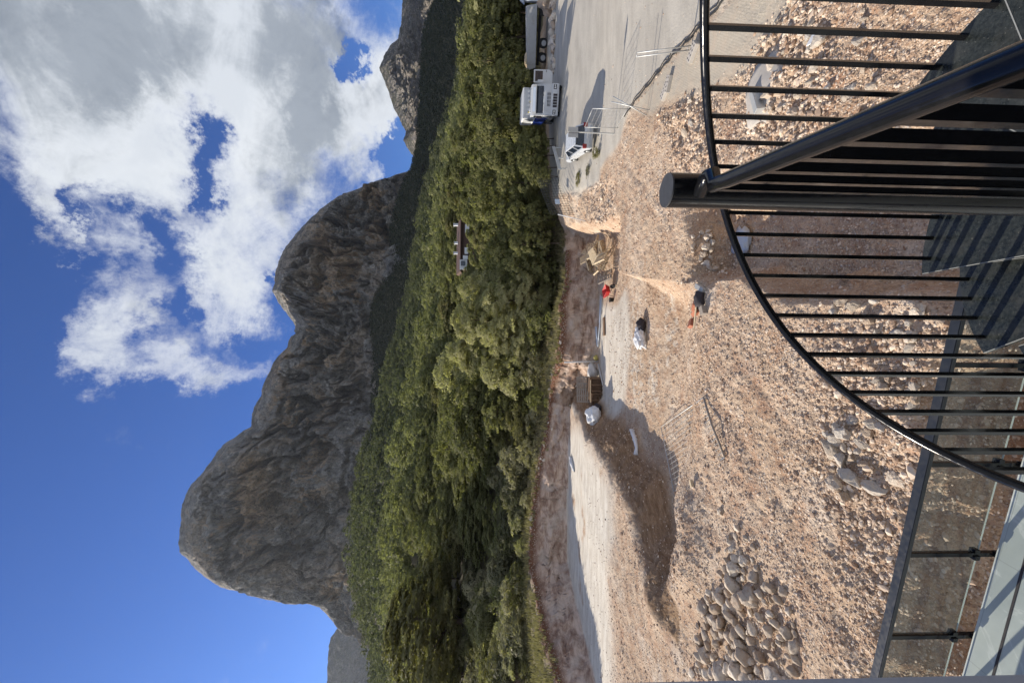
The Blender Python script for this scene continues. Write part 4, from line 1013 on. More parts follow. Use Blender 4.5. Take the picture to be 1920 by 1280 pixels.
for k_ in range(-4, 9):
    a0 = BASE_TH+ST*k_; a1 = a0+ST; zt = tread_top(k_); zt = max(zt, 2.1+.06)
    ro = SR+.035
    arc = [(PX+ro*math.cos(R_(a)), PY+ro*math.sin(R_(a))) for a in np.linspace(a0-1.2, a1+1.2, 14)]
    inn = [(PX+.052*math.cos(R_(a)), PY+.052*math.sin(R_(a))) for a in np.linspace(a1+1.2, a0-1.2, 6)]
    mb = MB(); mb.prism(arc+inn, zt-.03, zt); tr_ = mb.build('tread', 'granite'); onto(tr_, st_)
    mb = MB()   # pale polished arris along the front edge and steel support plate
    for s_a in (a0-1.2,):
        p0 = Vector((PX+.06*math.cos(R_(s_a)), PY+.06*math.sin(R_(s_a)), zt-.001)); p1 = Vector((PX+(ro-.002)*math.cos(R_(s_a)), PY+(ro-.002)*math.sin(R_(s_a)), zt-.001))
        mb.bar(p0, p1, .0035, .004)
        p2 = Vector((PX+(ro-.002)*math.cos(R_(a1+1.2)), PY+(ro-.002)*math.sin(R_(a1+1.2)), zt-.001)); p3 = Vector((PX+.06*math.cos(R_(a1+1.2)), PY+.06*math.sin(R_(a1+1.2)), zt-.001)); mb.bar(p3, p2, .0035, .004)
    e_ = mb.build('tread_edge', 'granite_edge'); e_.parent = tr_
    mb = MB(); arc2 = [(PX+(ro-.03)*math.cos(R_(a)), PY+(ro-.03)*math.sin(R_(a))) for a in np.linspace(a0+.5, a1-.5, 10)]; inn2 = [(PX+.052*math.cos(R_(a)), PY+.052*math.sin(R_(a))) for a in np.linspace(a1-.5, a0+.5, 4)]
    mb.prism(arc2+inn2, zt-.05, zt-.032); onto(mb.build('tread_plate', 'black_paint'), st_)
    for j in range(4):
        th = a0+3.2+j*6.42
        top = rail_pt(th); bot = Vector((top.x, top.y, zt-.01))
        if k_ == -4 and j == 0: continue
        mb = MB(); mb.bar(bot, top-Vector((0, 0, .012)), .022, .022, (math.cos(R_(th)), math.sin(R_(th)), 0))
        onto(mb.build('baluster', 'black_paint'), st_)
# landing slab the photographer stands next to, and the guard rail from the pole
LZ = EYE-1.60
mb = MB(); gA = Vector((PX, PY)); gB = Vector((.20, -.25))
mb.prism([(PX+.02, PY-.06), (.325, .43), (.02, -1.2), (2.6, -1.2), (2.6, PY-.35), (PX+SR+.03, PY-.28)], LZ-.04, LZ); onto(mb.build('landing', 'granite'), st_)
RZ = EYE-.583
g0 = Vector((PX-.002, PY-.035, RZ+.012)); g1 = Vector((.437, 1.055, RZ)); gE = Vector((.325, .43, RZ)); gE2 = Vector((.21, -.2, RZ))
d_ = (gE-g1).normalized()
mb = MB(); mb.tube([Vector((PX-.022, PY-.038, RZ-.004)), Vector((PX+.004, PY-.080, RZ)), Vector((PX+.006, PY-.095, RZ)), Vector((PX+.004, PY-.112, RZ)), g1+d_*.03, g1+d_*.1, gE, gE2, gE2+d_*.6], .0205, 20)
onto(mb.build('guard_rail', 'black_paint'), st_)
for i in range(11):
    p = g1+d_*(.02+.0975*i); mb = MB(); mb.bar((p.x, p.y, LZ-.02), (p.x, p.y, RZ-.008), .024, .024, (d_.x, d_.y, 0)); onto(mb.build('guard_baluster', 'black_paint'), st_)

# ------------------------------------------------------------------ house: terrace slab, wall and column
FZ = EYE-4.9
def edgeY(x): return 3.406+(-.99-x)*.1855
hs_ = empty('house', (-3, 0, 0), 0, 'grey house with tiled terrace below the staircase, its wall at the photo edge', 'house')
mb = MB(); mb.prism([(-9, edgeY(-9)), (1.9, edgeY(1.9)), (2.0, -2), (-9, -2)], FZ-.25, FZ); onto(mb.build('terrace_floor', 'floor_tile'), hs_)
mb = MB(); mb.prism([(-9, edgeY(-9)-.06), (1.85, edgeY(1.85)-.06), (1.9, -2), (-9, -2)], -2.0, FZ-.252); onto(mb.build('base_wall', 'wall_render'), hs_)
mb = MB(); mb.box((-2, -4.2, 4.4), (16, 4, 10)); onto(mb.build('wall', 'wall_render'), hs_)
for zc_ in (3.7, 6.9):
    for i in range(5):
        mb = MB(); mb.box((-7.9+3.0*i, -2.19, zc_), (2.85, .06, 2.7), bev=.01); wn = mb.build('window', 'dark_glass'); onto(wn, hs_)  # unseen dark panes, added so the steelwork reflects a darker house
cw = at(1600, 1270.5, 3); kx = cw.x/cw.y
mb = MB(); mb.prism([(kx*1.02, 1.02), (kx*1.02-1.0, 1.02), (kx*1.02-1.0, .72), (kx*1.02, .72)], FZ, 8.6); onto(mb.build('column', 'wall_render'), hs_)
mb = MB(); q0 = at(1920, 1058, FZ); q1 = at(1862, 1268, FZ); dq = (q1-q0).normalized(); mb.bar(q0-dq*4+Vector((0, 0, .003)), q1+dq*3+Vector((0, 0, .003)), .018, .006); onto(mb.build('drain_slot', 'dark_cloth'), hs_)

# glass balustrade of the terrace
gb = empty('glass_balustrade', (-1.1, 3.475, FZ), 0, 'glass balustrade with black rectangular top rail along the terrace edge', 'balustrade')
def gY(x): return 3.475+(-1.11-x)*.1855
GT = EYE-4.0; ta = math.atan2(-.1855, 1)
mb = MB(); mb.bar((-7, gY(-7), GT-.022), (1.7, gY(1.7), GT-.022), .085, .045); o = mb.build('top_rail', 'rail_grey'); onto(o, gb)
bm_ = bmesh.new(); bm_.from_mesh(o.data); bmesh.ops.bevel(bm_, geom=list(bm_.edges), offset=.006, segments=2, affect='EDGES'); bm_.to_mesh(o.data); bm_.free()
xs = [1.72-.944*i for i in range(-0, 10)]; xs = [-.165-.944*i for i in range(-2, 7)]
for i, x in enumerate(xs):
    mb = MB(); mb.box((x, gY(x), (GT-.045+FZ-.14)/2), (.042, .042, GT-.045-FZ+.14), rz=ta); mb.box((x-.0, gY(x)-.05, FZ-.07), (.05, .09, .10), rz=ta); mb.box((x+.03, gY(x), FZ+.155), (.045, .055, .05), rz=ta); mb.box((x-.03, gY(x), FZ+.155), (.045, .055, .05), rz=ta); onto(mb.build('post', 'black_paint'), gb)
    if i:
        xm = x+.472; mb = MB(); mb.box((xm, gY(xm), (GT-.06+FZ+.13)/2), (.90, .010, GT-.06-FZ-.13), rz=ta); pn = mb.build('glass_pane', 'clear_glass'); onto(pn, gb)
        mb = MB(); mb.box((xm, gY(xm), FZ+.1275), (.90, .011, .0035), rz=ta); e_ = mb.build('pane_edge', 'glass_edge'); e_.parent = pn

# ------------------------------------------------------------------ vehicles
def wheel(mb_t, mb_r, x, y, r, w_):
    s = 1 if x > 0 else -1
    mb_t.tube([(x-w_/2, y, r), (x-w_/2+.03, y, r), (x+w_/2-.03, y, r), (x+w_/2, y, r)], [r*.93, r, r, r*.93], 22)
    mb_r.tube([(x+s*(w_/2-.06), y, r), (x+s*(w_/2+.012), y, r), (x+s*(w_/2+.02), y, r)], [r*.58, r*.55, r*.28], 18)
def add_wheel(parent, x, y, r, w_, rim='steel'):
    a, b_ = MB(), MB(); wheel(a, b_, x, y, r, w_); t_ = a.build('wheel', 'rubber', parent); b_.build('rim', rim, t_); return t_
simple('truck_white', (.50, .52, .54), .35, var=.06, scale=3, dirt=((.3, .27, .22), .4))  # white greyed down, the shade on the truck put into its paint
def make_truck(loc, rz):
    t = empty('truck', loc, rz, 'white truck facing the camera with its door open and blue body behind', 'truck')
    mb = MB(); mb.prof([(0, .62), (-.06, 1.05), (-.02, 1.62), (.10, 1.78), (.38, 2.62), (.55, 2.80), (1.85, 2.80), (1.85, .95), (1.25, .95), (1.18, 1.18), (.95, 1.35), (.60, 1.35), (.36, 1.18), (.30, .62)], -1.24, 1.24, .05); cab = mb.build('cab', 'truck_white', t)
    mb = MB(); mb.prof([(.075, 1.74), (.085, 1.73), (.335, 2.50), (.325, 2.52)], -1.06, 1.06); ws = mb.build('windshield', 'dark_glass', t); ws.location = (0, -.012, 0)
    mb = MB(); mb.prof([(-.13, 2.40), (.12, 2.72), (.20, 2.74), (.16, 2.66), (-.08, 2.36)], -1.12, 1.12, .01); mb.build('sun_visor', 'grey_paint', t)
    mb = MB(); mb.prof([(-.09, 2.455), (.09, 2.685), (.085, 2.69), (-.10, 2.46)], -.95, .95); mb.build('visor_band', 'pipe_blue', t)
    mb = MB(); mb.prof([(-.14, .38), (-.16, .62), (-.12, .98), (.0, 1.0), (.05, .38)], -1.25, 1.25, .03); bmp = mb.build('bumper', 'truck_white', t)
    mb = MB()
    for x in (-.52, -.30, -.08, .14, .36): mb.box((x, -.155, .70), (.17, .03, .36))
    mb.build('lower_grille', 'dark_cloth', bmp)
    mb = MB()
    for z in (1.14, 1.25, 1.36):
        for x in (-.42, -.14, .14, .42): mb.box((x, -.045, z), (.22, .05, .055))
    mb.build('grille', 'dark_cloth', cab)
    for s in (-1, 1):
        mb = MB(); mb.box((s*.98, -.15, .74), (.36, .05, .26), bev=.02); h_ = mb.build('headlight', 'dark_glass', t)
        mb = MB(); mb.tube([(s*.92, -.178, .74), (s*.92, -.186, .74)], .075, 12); mb.tube([(s*1.08, -.178, .75), (s*1.08, -.186, .75)], .06, 12); mb.build('lamp', 'head_lamp', h_)
        mb = MB(); mb.tube([(s*1.22, .15, 2.45), (s*1.40, .0, 2.40), (s*1.40, .0, 1.75), (s*1.22, .12, 1.75)], .018, 6); mb.box((s*1.40, -.02, 2.08), (.20, .10, .48), bev=.03); mb.build('mirror', 'truck_white' if s > 0 else 'dark_cloth', t)
        mb = MB(); mb.box((s*.60, -.045, 2.17), (.7, .02, .03), ry=-.2*s); wi = mb.build('wiper', 'rubber', ws); wi.location = (0, .0, -.38)
    mb = MB(); mb.tube([(-1.0, .75, 2.90), (1.0, .75, 2.90)], .022, 8); mb.box((-.9, .75, 2.85), (.05, .05, .12)); mb.box((.9, .75, 2.85), (.05, .05, .12)); rk = mb.build('lamp_bar', 'steel', t)
    for x in (-.72, -.36, 0, .36, .72):
        mb = MB(); mb.tube([(x, .73, 3.02), (x, .64, 3.02), (x, .63, 3.02)], [.07, .105, .10], 14); mb.build('roof_lamp', 'head_lamp', rk)
    mb = MB(); mb.box((0, 1.32, 2.86), (.10, .10, .14)); mb.tube([(-.9, .95, 2.92), (-.9, .95, 3.05)], .07, 10); mb.build('beacon', 'yellow_thing', t)
    # open door on the viewer's right
    dr = empty('door', (1.25, .42, 0), -R_(98)); dr.parent = t
    mb = MB(); mb.prof([(.02, .98), (.02, 1.80), (.10, 2.60), (.16, 2.66), (1.10, 2.66), (1.12, 1.30), (.95, 1.02), (.72, .98)], -.03, .03, .012); o = mb.build('door_panel', 'truck_white', dr)
    mb = MB(); mb.prof([(.14, 1.86), (.20, 2.54), (1.0, 2.54), (1.0, 1.86)], -.034, .034); mb.build('door_window', 'dark_glass', dr)
    mb = MB(); mb.box((.04, .98, 1.55), (.03, .16, .04)); mb.build('handle', 'rubber', dr)
    dr.rotation_euler = (0, 0, -R_(86))
    mb = MB(); mb.prof([(.62, 1.86), (.48, 2.52), (1.3, 2.52), (1.3, 1.86)], -1.262, -1.236); mb.build('side_window', 'dark_glass', t)
    mb = MB(); mb.box((-.42, 4.6, .82), (.09, 6.4, .24)); mb.box((.42, 4.6, .82), (.09, 6.4, .24)); mb.build('chassis', 'rubber', t)
    mb = MB(); mb.prof([(2.15, 1.12), (2.15, 2.25), (7.4, 2.25), (7.4, 1.12)], -1.22, 1.22, .03); bd = mb.build('blue_body', 'blue_paint', t)
    for y in (2.2, 3.2, 4.3, 5.4, 6.4, 7.35):
        for s in (-1, 1): mb = MB(); mb.box((s*1.23, y, 1.70), (.06, .09, 1.12)); mb.build('body_rib', 'blue_paint', bd)
    mb = MB(); mb.prof([(2.35, 2.26), (2.05, 3.42), (2.20, 3.50), (7.5, 3.50), (7.5, 2.26)], -1.26, 1.26, .04); bt = mb.build('white_top', 'truck_white', t)
    mb = MB(); mb.box((-1.275, 4.7, 3.40), (.05, 5.4, .10)); mb.box((-1.275, 4.7, 2.33), (.05, 5.4, .10)); mb.box((-1.275, 7.4, 2.86), (.05, .1, 1.1)); mb.build('edge_trim', 'white_plastic', bt)
    mb = MB(); mb.tube([(-1.05, 2.3, .85), (-1.05, 3.6, .85)], .30, 20); mb.build('fuel_tank', 'steel', t)
    for x in (-1.05, 1.05):
        add_wheel(t, x, .78, .50, .30)
        for y in (5.1, 6.4): add_wheel(t, x, y, .50, .34)
    mb = MB(); mb.box((-1.2, 1.98, .9), (.05, .05, .8)); mb.tube([(-.9, 1.98, 1.0), (-.9, 1.98, 3.1)], .07, 10); mb.build('exhaust', 'steel', t)
    return t
tp_ = atd(1055, 188, 34.6)
tz = gz(tp_.x, 35.5)-.12
truck = make_truck((tp_.x, 34.6, max(tz-.02, 0)), -math.atan2(.40, .92))

simple('car_silver', (.50, .53, .57), .3, .15, var=.05, scale=3, dirt=((.34, .30, .25), .3))
def make_car(loc, rz):
    t = empty('car', loc, rz, 'silvery white hatchback car seen from behind, parked beside the sign post', 'car')
    mb = MB(); mb.prof([(0.03, .32), (-.03, .55), (0, .82), (.06, 1.02), (1.2, 1.04), (3.0, .98), (3.95, .88), (4.28, .70), (4.32, .40), (4.2, .30), (3.85, .28), (3.80, .55), (3.55, .68), (3.30, .68), (3.08, .55), (3.02, .26), (1.20, .26), (1.15, .55), (.92, .68), (.66, .68), (.44, .55), (.38, .30)], -.88, .88, .05); bd = mb.build('body', 'car_silver', t)
    mb = MB()
    s0 = [(.05, 1.00, .80), (.42, 1.56, .63), (2.35, 1.60, .62), (3.15, 1.00, .78)]
    vl = [mb.bm.verts.new((-w_, y, z)) for y, z, w_ in s0]; vr_ = [mb.bm.verts.new((w_, y, z)) for y, z, w_ in s0]
    mb.bm.faces.new(vl); mb.bm.faces.new(vr_[::-1])
    for i in range(4): mb.bm.faces.new((vl[i], vr_[i], vr_[(i+1) % 4], vl[(i+1) % 4]))
    mb.build('cabin_glass', 'dark_glass', t)
    mb = MB(); mb.prof([(.34, 1.53), (.52, 1.645), (1.3, 1.68), (2.2, 1.64), (2.48, 1.55), (2.4, 1.53)], -.655, .655, .03); rf = mb.build('roof', 'car_silver', t)
    mb = MB(); mb.prof([(.22, 1.56), (.26, 1.62), (.5, 1.65), (.5, 1.60)], -.58, .58, .01); mb.build('spoiler', 'car_silver', rf)
    mb = MB()
    for s in (-1, 1):
        mb.bar((s*.80, .08, 1.0), (s*.645, .44, 1.57), .10, .07); mb.bar((s*.785, 1.02, 1.0), (s*.64, .90, 1.6), .07, .05); mb.bar((s*.79, 2.0, 1.0), (s*.64, 1.90, 1.6), .06, .05); mb.bar((s*.78, 3.12, 1.0), (s*.63, 2.36, 1.6), .06, .05)
    mb.build('pillar', 'car_silver', t)
    for s in (-1, 1):
        mb = MB(); mb.prof([(-.04, .78), (-.01, 1.05), (.10, 1.08), (.22, .98), (.16, .80)], s*.60 if s > 0 else -.89, .89 if s > 0 else -.60, .02); mb.build('tail_lamp', 'red_lamp', t)
        mb = MB(); mb.box((s*.97, 2.75, 1.05), (.20, .12, .14), bev=.03); mb.build('mirror', 'car_silver', t)
        mb = MB(); mb.box((s*.887, 1.75, .88), (.012, .16, .03)); mb.box((s*.887, 2.7, .86), (.012, .16, .03)); mb.build('door_handle', 'rubber', t)
        mb = MB(); mb.prof([(1.20, .30), (1.24, .98), (1.25, .98), (1.21, .30)], s*.882-.003, s*.882+.003); mb.prof([(2.12, .30), (2.12, .98), (2.13, .98), (2.13, .30)], s*.882-.003, s*.882+.003); mb.build('door_seam', 'rubber', t)
    mb = MB(); mb.box((0, -.045, .80), (.52, .012, .11)); mb.build('number_plate', 'white_plastic', t)
    mb = MB(); mb.prof([(-.06, .32), (-.075, .52), (-.02, .55), (.1, .32)], -.86, .86, .02); mb.build('bumper', 'grey_paint', t)
    for x in (-.80, .80):
        for y in (.79, 3.42): add_wheel(t, x, y, .315, .20)
    return t
cp_ = onground(1121, 256); cz_ = gz(cp_.x+.3, cp_.y+2.0); car_ = make_car((cp_.x, cp_.y, gz(cp_.x, cp_.y+.8)-.02), -math.atan2(.19, .98)); car_.scale = (.94, .94, .94); car_.rotation_euler[0] = math.atan2(gz(cp_.x+.5, cp_.y+3.4)-gz(cp_.x, cp_.y+.8), 2.6)

def make_tipper(loc, rz):
    t = empty('tipper_truck', loc, rz, 'grey tipper truck with white cab parked side on behind the roadside boulders', 'truck')
    # front toward +X
    def px_(pts, y0, y1, bev=.03):
        mb = MB(); a = [mb.bm.verts.new((p[0], y0, p[1])) for p in pts]; b_ = [mb.bm.verts.new((p[0], y1, p[1])) for p in pts]; n = len(pts)
        mb.bm.faces.new(a); mb.bm.faces.new(b_[::-1])
        for i in range(n): mb.bm.faces.new((a[i], b_[i], b_[(i+1) % n], a[(i+1) % n]))
        bmesh.ops.recalc_face_normals(mb.bm, faces=mb.bm.faces); bmesh.ops.bevel(mb.bm, geom=list(mb.bm.edges), offset=bev, segments=2, affect='EDGES'); return mb
    px_([(1.5, .8), (1.5, 2.9), (1.8, 3.35), (2.9, 3.40), (3.2, 2.9), (3.55, 1.9), (3.6, .8), (3.4, .7), (3.25, 1.15), (2.3, 1.15), (2.15, .8)], -1.2, 1.2).build('cab', 'white_paint', t)
    px_([(2.0, 2.0), (2.0, 2.75), (2.9, 2.75), (3.2, 2.0)], -1.225, 1.225, .01).build('side_window', 'dark_glass', t)
    px_([(1.25, 2.95), (1.6, 3.45), (2.5, 3.62), (2.4, 3.4)], -1.0, 1.0).build('wind_deflector', 'pipe_blue', t)
    bd = px_([(-4.6, 1.35), (-4.9, 2.35), (1.1, 2.75), (1.3, 1.55)], -1.24, 1.24).build('tipper_body', 'grey_paint', t)
    for x in (-4.2, -3.1, -2.0, -.9, .2, 1.0): mb = MB(); mb.box((x, -1.26, 2.0+.06*(x+4)), (.10, .05, 1.05)); mb.build('body_rib', 'grey_paint', bd)
    mb = MB(); mb.blob((-3.9, 0, 2.25), (.9, 1.1, .42), 2, .3, 1.5, 3); mb.build('sand_load', 'pale_wood', bd)
    mb = MB(); mb.box((-.6, -.4, 1.05), (7.6, .1, .25)); mb.box((-.6, .4, 1.05), (7.6, .1, .25)); mb.box((.7, -1.0, .9), (.9, .45, .5)); mb.build('chassis', 'rubber', t)
    for x in (-3.6, -2.2, 2.75):
        for y in (-1.0, 1.0):
            mb = MB(); mb.tube([(x, y-.16, .52), (x, y-.12, .52), (x, y+.12, .52), (x, y+.16, .52)], [.47, .52, .52, .47], 22); wt_ = mb.build('wheel', 'rubber', t)
            mb = MB(); mb.tube([(x, y-.1*(-1 if y > 0 else 1), .52), (x, y+.175*(1 if y > 0 else -1), .52)], [.3, .28], 16); mb.build('rim', 'steel', wt_)
    return t
q_ = atd(1040, 52, 45.0); make_tipper((q_.x+.9, 45.0, gz(q_.x, 45.0)-.1), R_(-38))

# ------------------------------------------------------------------ site objects
def fence_panel(A, B, h, label, lean=0, name='wire_fence', wires=True, group=None):
    A = Vector(A); B = Vector(B); o = empty(name, A, 0, label, 'fence panel', group); d = B-A; L = d.length; up = Vector((0, 0, 1))
    if hasattr(lean, '__len__'): up = Vector(lean).normalized()
    mb = MB(); mb.tube([(0, 0, 0), up*h], .021, 8); mb.build('post', 'galvanised', o)
    mb = MB(); mb.tube([d, d+up*h], .021, 8); mb.build('post', 'galvanised', o)
    mb = MB()
    for t_ in (.06, 1.0): mb.tube([up*h*t_, d+up*h*t_], .012, 6)
    mb.build('rail', 'galvanised', o)
    if wires:
        mb = MB(); n = int(L/.14)
        for i in range(1, n): mb.bar(d*(i/n)+up*h*.06, d*(i/n)+up*h, .010, .010)
        for j in range(1, 7): mb.bar(up*h*(.06+.94*j/7), d+up*h*(.06+.94*j/7), .010, .010)
        mb.build('mesh_wires', 'galvanised', o)
    return o
a_ = onground(1159, 240); b_ = onground(1180, 205)
fence_panel(a_, b_, 2.0, 'wire mesh fence panel standing at the road edge in front of the white car', (.02, .05, 1))
c0 = at(1218, 207, .02); c1 = at(1213, 217, .02)
def pole_thing(name, p0, p1, r, m_, label, cat, group=None):
    p0 = Vector(p0); mb = MB(); mb.tube([(0, 0, 0), Vector(p1)-p0], r, 10); o = mb.build(name, m_); o.location = p0; return tag(o, label, cat, group)
dd1 = at(1148, 180, 0); 
for px0, py0, px1, py1, lab in ((1213, 217, 1149, 181, 'thin galvanised pole leaning across the other pole beside the fence panel'), (1218, 207, 1146, 191, 'more upright galvanised pole crossing the leaning pole beside the fence panel')):
    p0 = onground(px0, py0); p1 = atd(px1, py1, p0.y+.1); pole_thing('fence_pole', p0, p1, .024, 'galvanised', lab, 'pole')
p0 = at(1297, 86, 0); p1 = at(1294, 88, 0)
fence_panel(p0, (p1.x-.14, p1.y-.03, 0), 1.95, 'narrow pair of fence posts standing by the block near the handrail', (-.05, .16, 1), wires=False)
# hose lying along the road edge
hp = [onground(*q) for q in ((1172, 218), (1190, 192), (1215, 160), (1238, 135), (1262, 105), (1290, 78), (1318, 48), (1352, 10), (1400, -50))]
hpts = []
for i in range(len(hp)-1):
    for j in range(6):
        p = hp[i].lerp(hp[i+1], j/6); hpts.append(Vector((p.x+.05*math.sin(i*2+j), p.y+.04*math.cos(i*3+j*.7), gzd(p.x, p.y)+.03)))
mb = MB(); mb.tube(hpts, .032, 7); tag(mb.build('hose', 'rubber'), 'black hose lying along the edge between road and site', 'hose')
mb = MB(); mb.tube([p+Vector((.14, .08*math.sin(i), .01)) for i, p in enumerate(hpts[3:])], .02, 6); tag(mb.build('cable', 'rubber'), 'thinner dark cable lying beside the black hose', 'cable')
# fence feet blocks
def block(px, py, rz, label, m_='concrete_block', sc=1):
    p = onground(px, py); o = empty('concrete_block', (p.x, p.y, gzd(p.x, p.y)-.01), rz, label, 'concrete block')
    mb = MB(); mb.box((0, 0, .08*sc), (.34*sc, .62*sc, .16*sc), bev=.02); bd_ = mb.build('body', m_, o)
    mb = MB()
    for i in range(2):
        for j in range(4): mb.tube([(-.08+.16*i, -.22+.15*j, .155*sc), (-.08+.16*i, -.22+.15*j, .163*sc)], .035, 10)
    mb.build('hole', 'dark_cloth', bd_); return o
block(1250, 172, .5, 'pale perforated concrete block on the paved ground, nearest the rubble')
block(1256, 158, 1.0, 'second concrete block touching the one nearest the rubble')
block(1303, 98, .6, 'concrete block at the foot of the pair of fence posts')
# sign post seen from behind
sp = onground(1152, 251); tpz = atd(1065, 247, sp.y)
o = empty('sign_post', sp, 0, 'grey road sign seen from behind on a post beside the white car', 'sign')
h_ = tpz.z-sp.z; mb = MB(); mb.bar((0, 0, 0), (tpz.x-sp.x, 0, h_), .06, .06); mb.build('post', 'galvanised', o)
mb = MB(); mb.box((tpz.x-sp.x, .045, h_-.33), (.64, .015, .62), bev=.006); mb.build('panel', 'grey_paint', o)
# sheet-metal kerb and guard rail behind the car
p0 = atd(1052, 275, 35); p1 = atd(1062, 318, 33); z0 = gz(p0.x, 35)
g_ = empty('crash_barrier', (p0.x, 35, z0), 0, 'short pale crash barrier at the far road edge left of the car', 'barrier')
dv = Vector((p1.x-p0.x, -2, gz(p1.x, 33)-z0))
mb = MB(); mb.bar(Vector((0, 0, .62)), dv+Vector((0, 0, .62)), .05, .28); mb.build('rail', 'galvanised', g_)
for f in (0.05, .5, .95): mb = MB(); mb.bar(dv*f+Vector((0, .06, -.1)), dv*f+Vector((0, .06, .7)), .08, .08); mb.build('post', 'galvanised', g_)
# dark mesh fence beyond the rubble with a small board
A = atd(1098, 403, 33.0); A.z = gz(A.x, 33.0); B = atd(1098, 335, 35.5); B.z = gz(B.x, 35.5)
mf = empty('dark_fence', A, 0, 'dark netted fence hung with a small pale board beyond the rubble', 'fence')
d = B-A; mb = MB()
for i in range(0, 23): mb.bar(d*(i/22), d*(i/22)+Vector((0, 0, 2.1)), .03, .02)
for j in range(9): mb.bar(Vector((0, 0, .1+.25*j)), d+Vector((0, 0, .1+.25*j)), .02, .02)
mb.build('net', 'dark_mesh', mf)
mb = MB(); mb.box(d*.33+Vector((0, -.05, 1.05)), (.6, .02, .42), rz=math.atan2(d.y, d.x)); mb.build('board', 'blue_sign', mf)
p0 = at(1097, 414, .2); p1 = atd(1046, 402, p0.y); pole_thing('white_post', p0, p1, .035, 'white_plastic', 'thin white post leaning at the corner of the dark netted fence', 'post')

# pit on the right: pallets, boards, red barrow, pipes
def pallet_mesh(mat_n):
    pass
def make_pallet(loc, rot, label, group, m_='pale_wood', name='pallet'):
    o = empty(name, loc, 0, label, 'pallet', group); o.rotation_euler = rot
    mb = MB()
    for i in range(7): mb.box((0, -.52+.173*i, .135), (1.2, .10, .022))
    mb.build('deck', m_, o)
    mb = MB()
    for x in (-.54, 0, .54): mb.box((x, 0, .075), (.10, 1.12, .09))
    mb.build('bearer', m_, o)
    mb = MB()
    for y in (-.5, 0, .5): mb.box((0, y, .011), (1.2, .10, .022))
    mb.build('bottom_board', m_, o); return o
def gp_(px, py, up=0):
    p = onground(px, py); return Vector((p.x, p.y, p.z+up))
PAL = [((1130, 472), .85, (.5, .2, .3), 'pale pallet tilted on the broken pallet heap below the sandy rim'), ((1150, 464), .75, (-.4, .5, 1.2), 'pale pallet standing half upright at the right side of the broken pallet heap'),
       ((1122, 486), 1.05, (.9, .15, .9), 'palest pallet propped at the top of the broken pallet heap'), ((1147, 490), .75, (.3, -.4, 1.0), 'broken pallet lying low in the pallet heap'), ((1136, 502), .5, (.1, .5, .2), 'half buried pallet at the left foot of the broken pallet heap')]
for (px, py), up, rot, lab in PAL: make_pallet(gp_(px, py, up), rot, lab, None)
make_pallet(gp_(1150, 520, .6), (.85, .25, .75), 'grey slatted pallet leaning against the heap next to the red barrow', None, 'grey_wood')
for (px, py), up, rot in (((1138, 458), .9, (.2, .3, .9)), ((1124, 498), .8, (-.3, .6, 1.6)), ((1140, 480), 1.1, (.15, -.3, .1)), ((1152, 482), .9, (.5, .5, .4)), ((1118, 468), .7, (.6, -.2, 1.3))): make_pallet(gp_(px, py, up), rot, 'pale splintered pallet in the middle of the broken pallet heap', 'splintered pallets of the broken heap')
for i in range(34):
    p = gp_(1125+rs.uniform(-12, 30), 478+rs.uniform(-25, 35), rs.uniform(.5, 1.2)); a_ = rs.uniform(0, 3.14); L = rs.uniform(.6, 1.6)
    mb = MB(); mb.box((0, 0, 0), (L, .09, .022), bev=.003); o = mb.build('board', rs.choice(['pale_wood', 'pale_wood', 'brown_wood', 'grey_wood'])); o.location = p; o.rotation_euler = (rs.uniform(-.5, .5), rs.uniform(-.6, .6), a_); tag(o, 'loose broken board lying in the pallet heap below the sandy rim', 'board', 'broken boards of the pallet heap')
mb = MB(); mb.bar((0, 0, 0), Vector((-.4, -1.0, .1))*1.9, .16, .05); o = mb.build('plank', 'brown_wood'); o.location = gp_(1136, 462, 1.2); tag(o, 'long reddish brown plank across the broken pallet heap', 'plank')
# red barrow
p = gp_(1150, 545, 0); o = empty('wheelbarrow', p, .5, 'red wheelbarrow tray with dark legs at the edge of the concrete strip', 'wheelbarrow')
mb = MB(); a = [mb.bm.verts.new(v) for v in ((-.25, -.2, .32), (.25, -.2, .32), (.25, .3, .32), (-.25, .3, .32))]; b2_ = [mb.bm.verts.new(v) for v in ((-.36, -.36, .66), (.36, -.36, .66), (.38, .52, .70), (-.38, .52, .70))]
mb.bm.faces.new(a)
for i in range(4): mb.bm.faces.new((a[i], a[(i+1) % 4], b2_[(i+1) % 4], b2_[i]))
t_ = mb.build('tray', 'red_plastic', o); sm = t_.modifiers.new('s', 'SOLIDIFY'); sm.thickness = .02
mb = MB(); mb.tube([(-.3, .62, .70), (-.22, .3, .36), (-.15, -.55, .22)], .018, 7); mb.tube([(.3, .62, .70), (.22, .3, .36), (.15, -.55, .22)], .018, 7); mb.tube([(-.24, .25, .34), (-.28, .3, 0)], .016, 6); mb.tube([(.24, .25, .34), (.28, .3, 0)], .016, 6); mb.build('frame', 'rubber', o)
mb = MB(); mb.tube([(-.05, -.55, .2), (.05, -.55, .2)], .2, 18); mb.build('wheel', 'rubber', o)
p = gp_(1150, 562, .0); mb = MB(); mb.tube([(0, 0, 0), (0, 0, .28), (0, 0, .30)], [.15, .19, .195], 14); o = mb.build('bucket', 'rubber'); o.location = p; tag(o, 'black bucket on the ground just left of the red barrow', 'bucket')
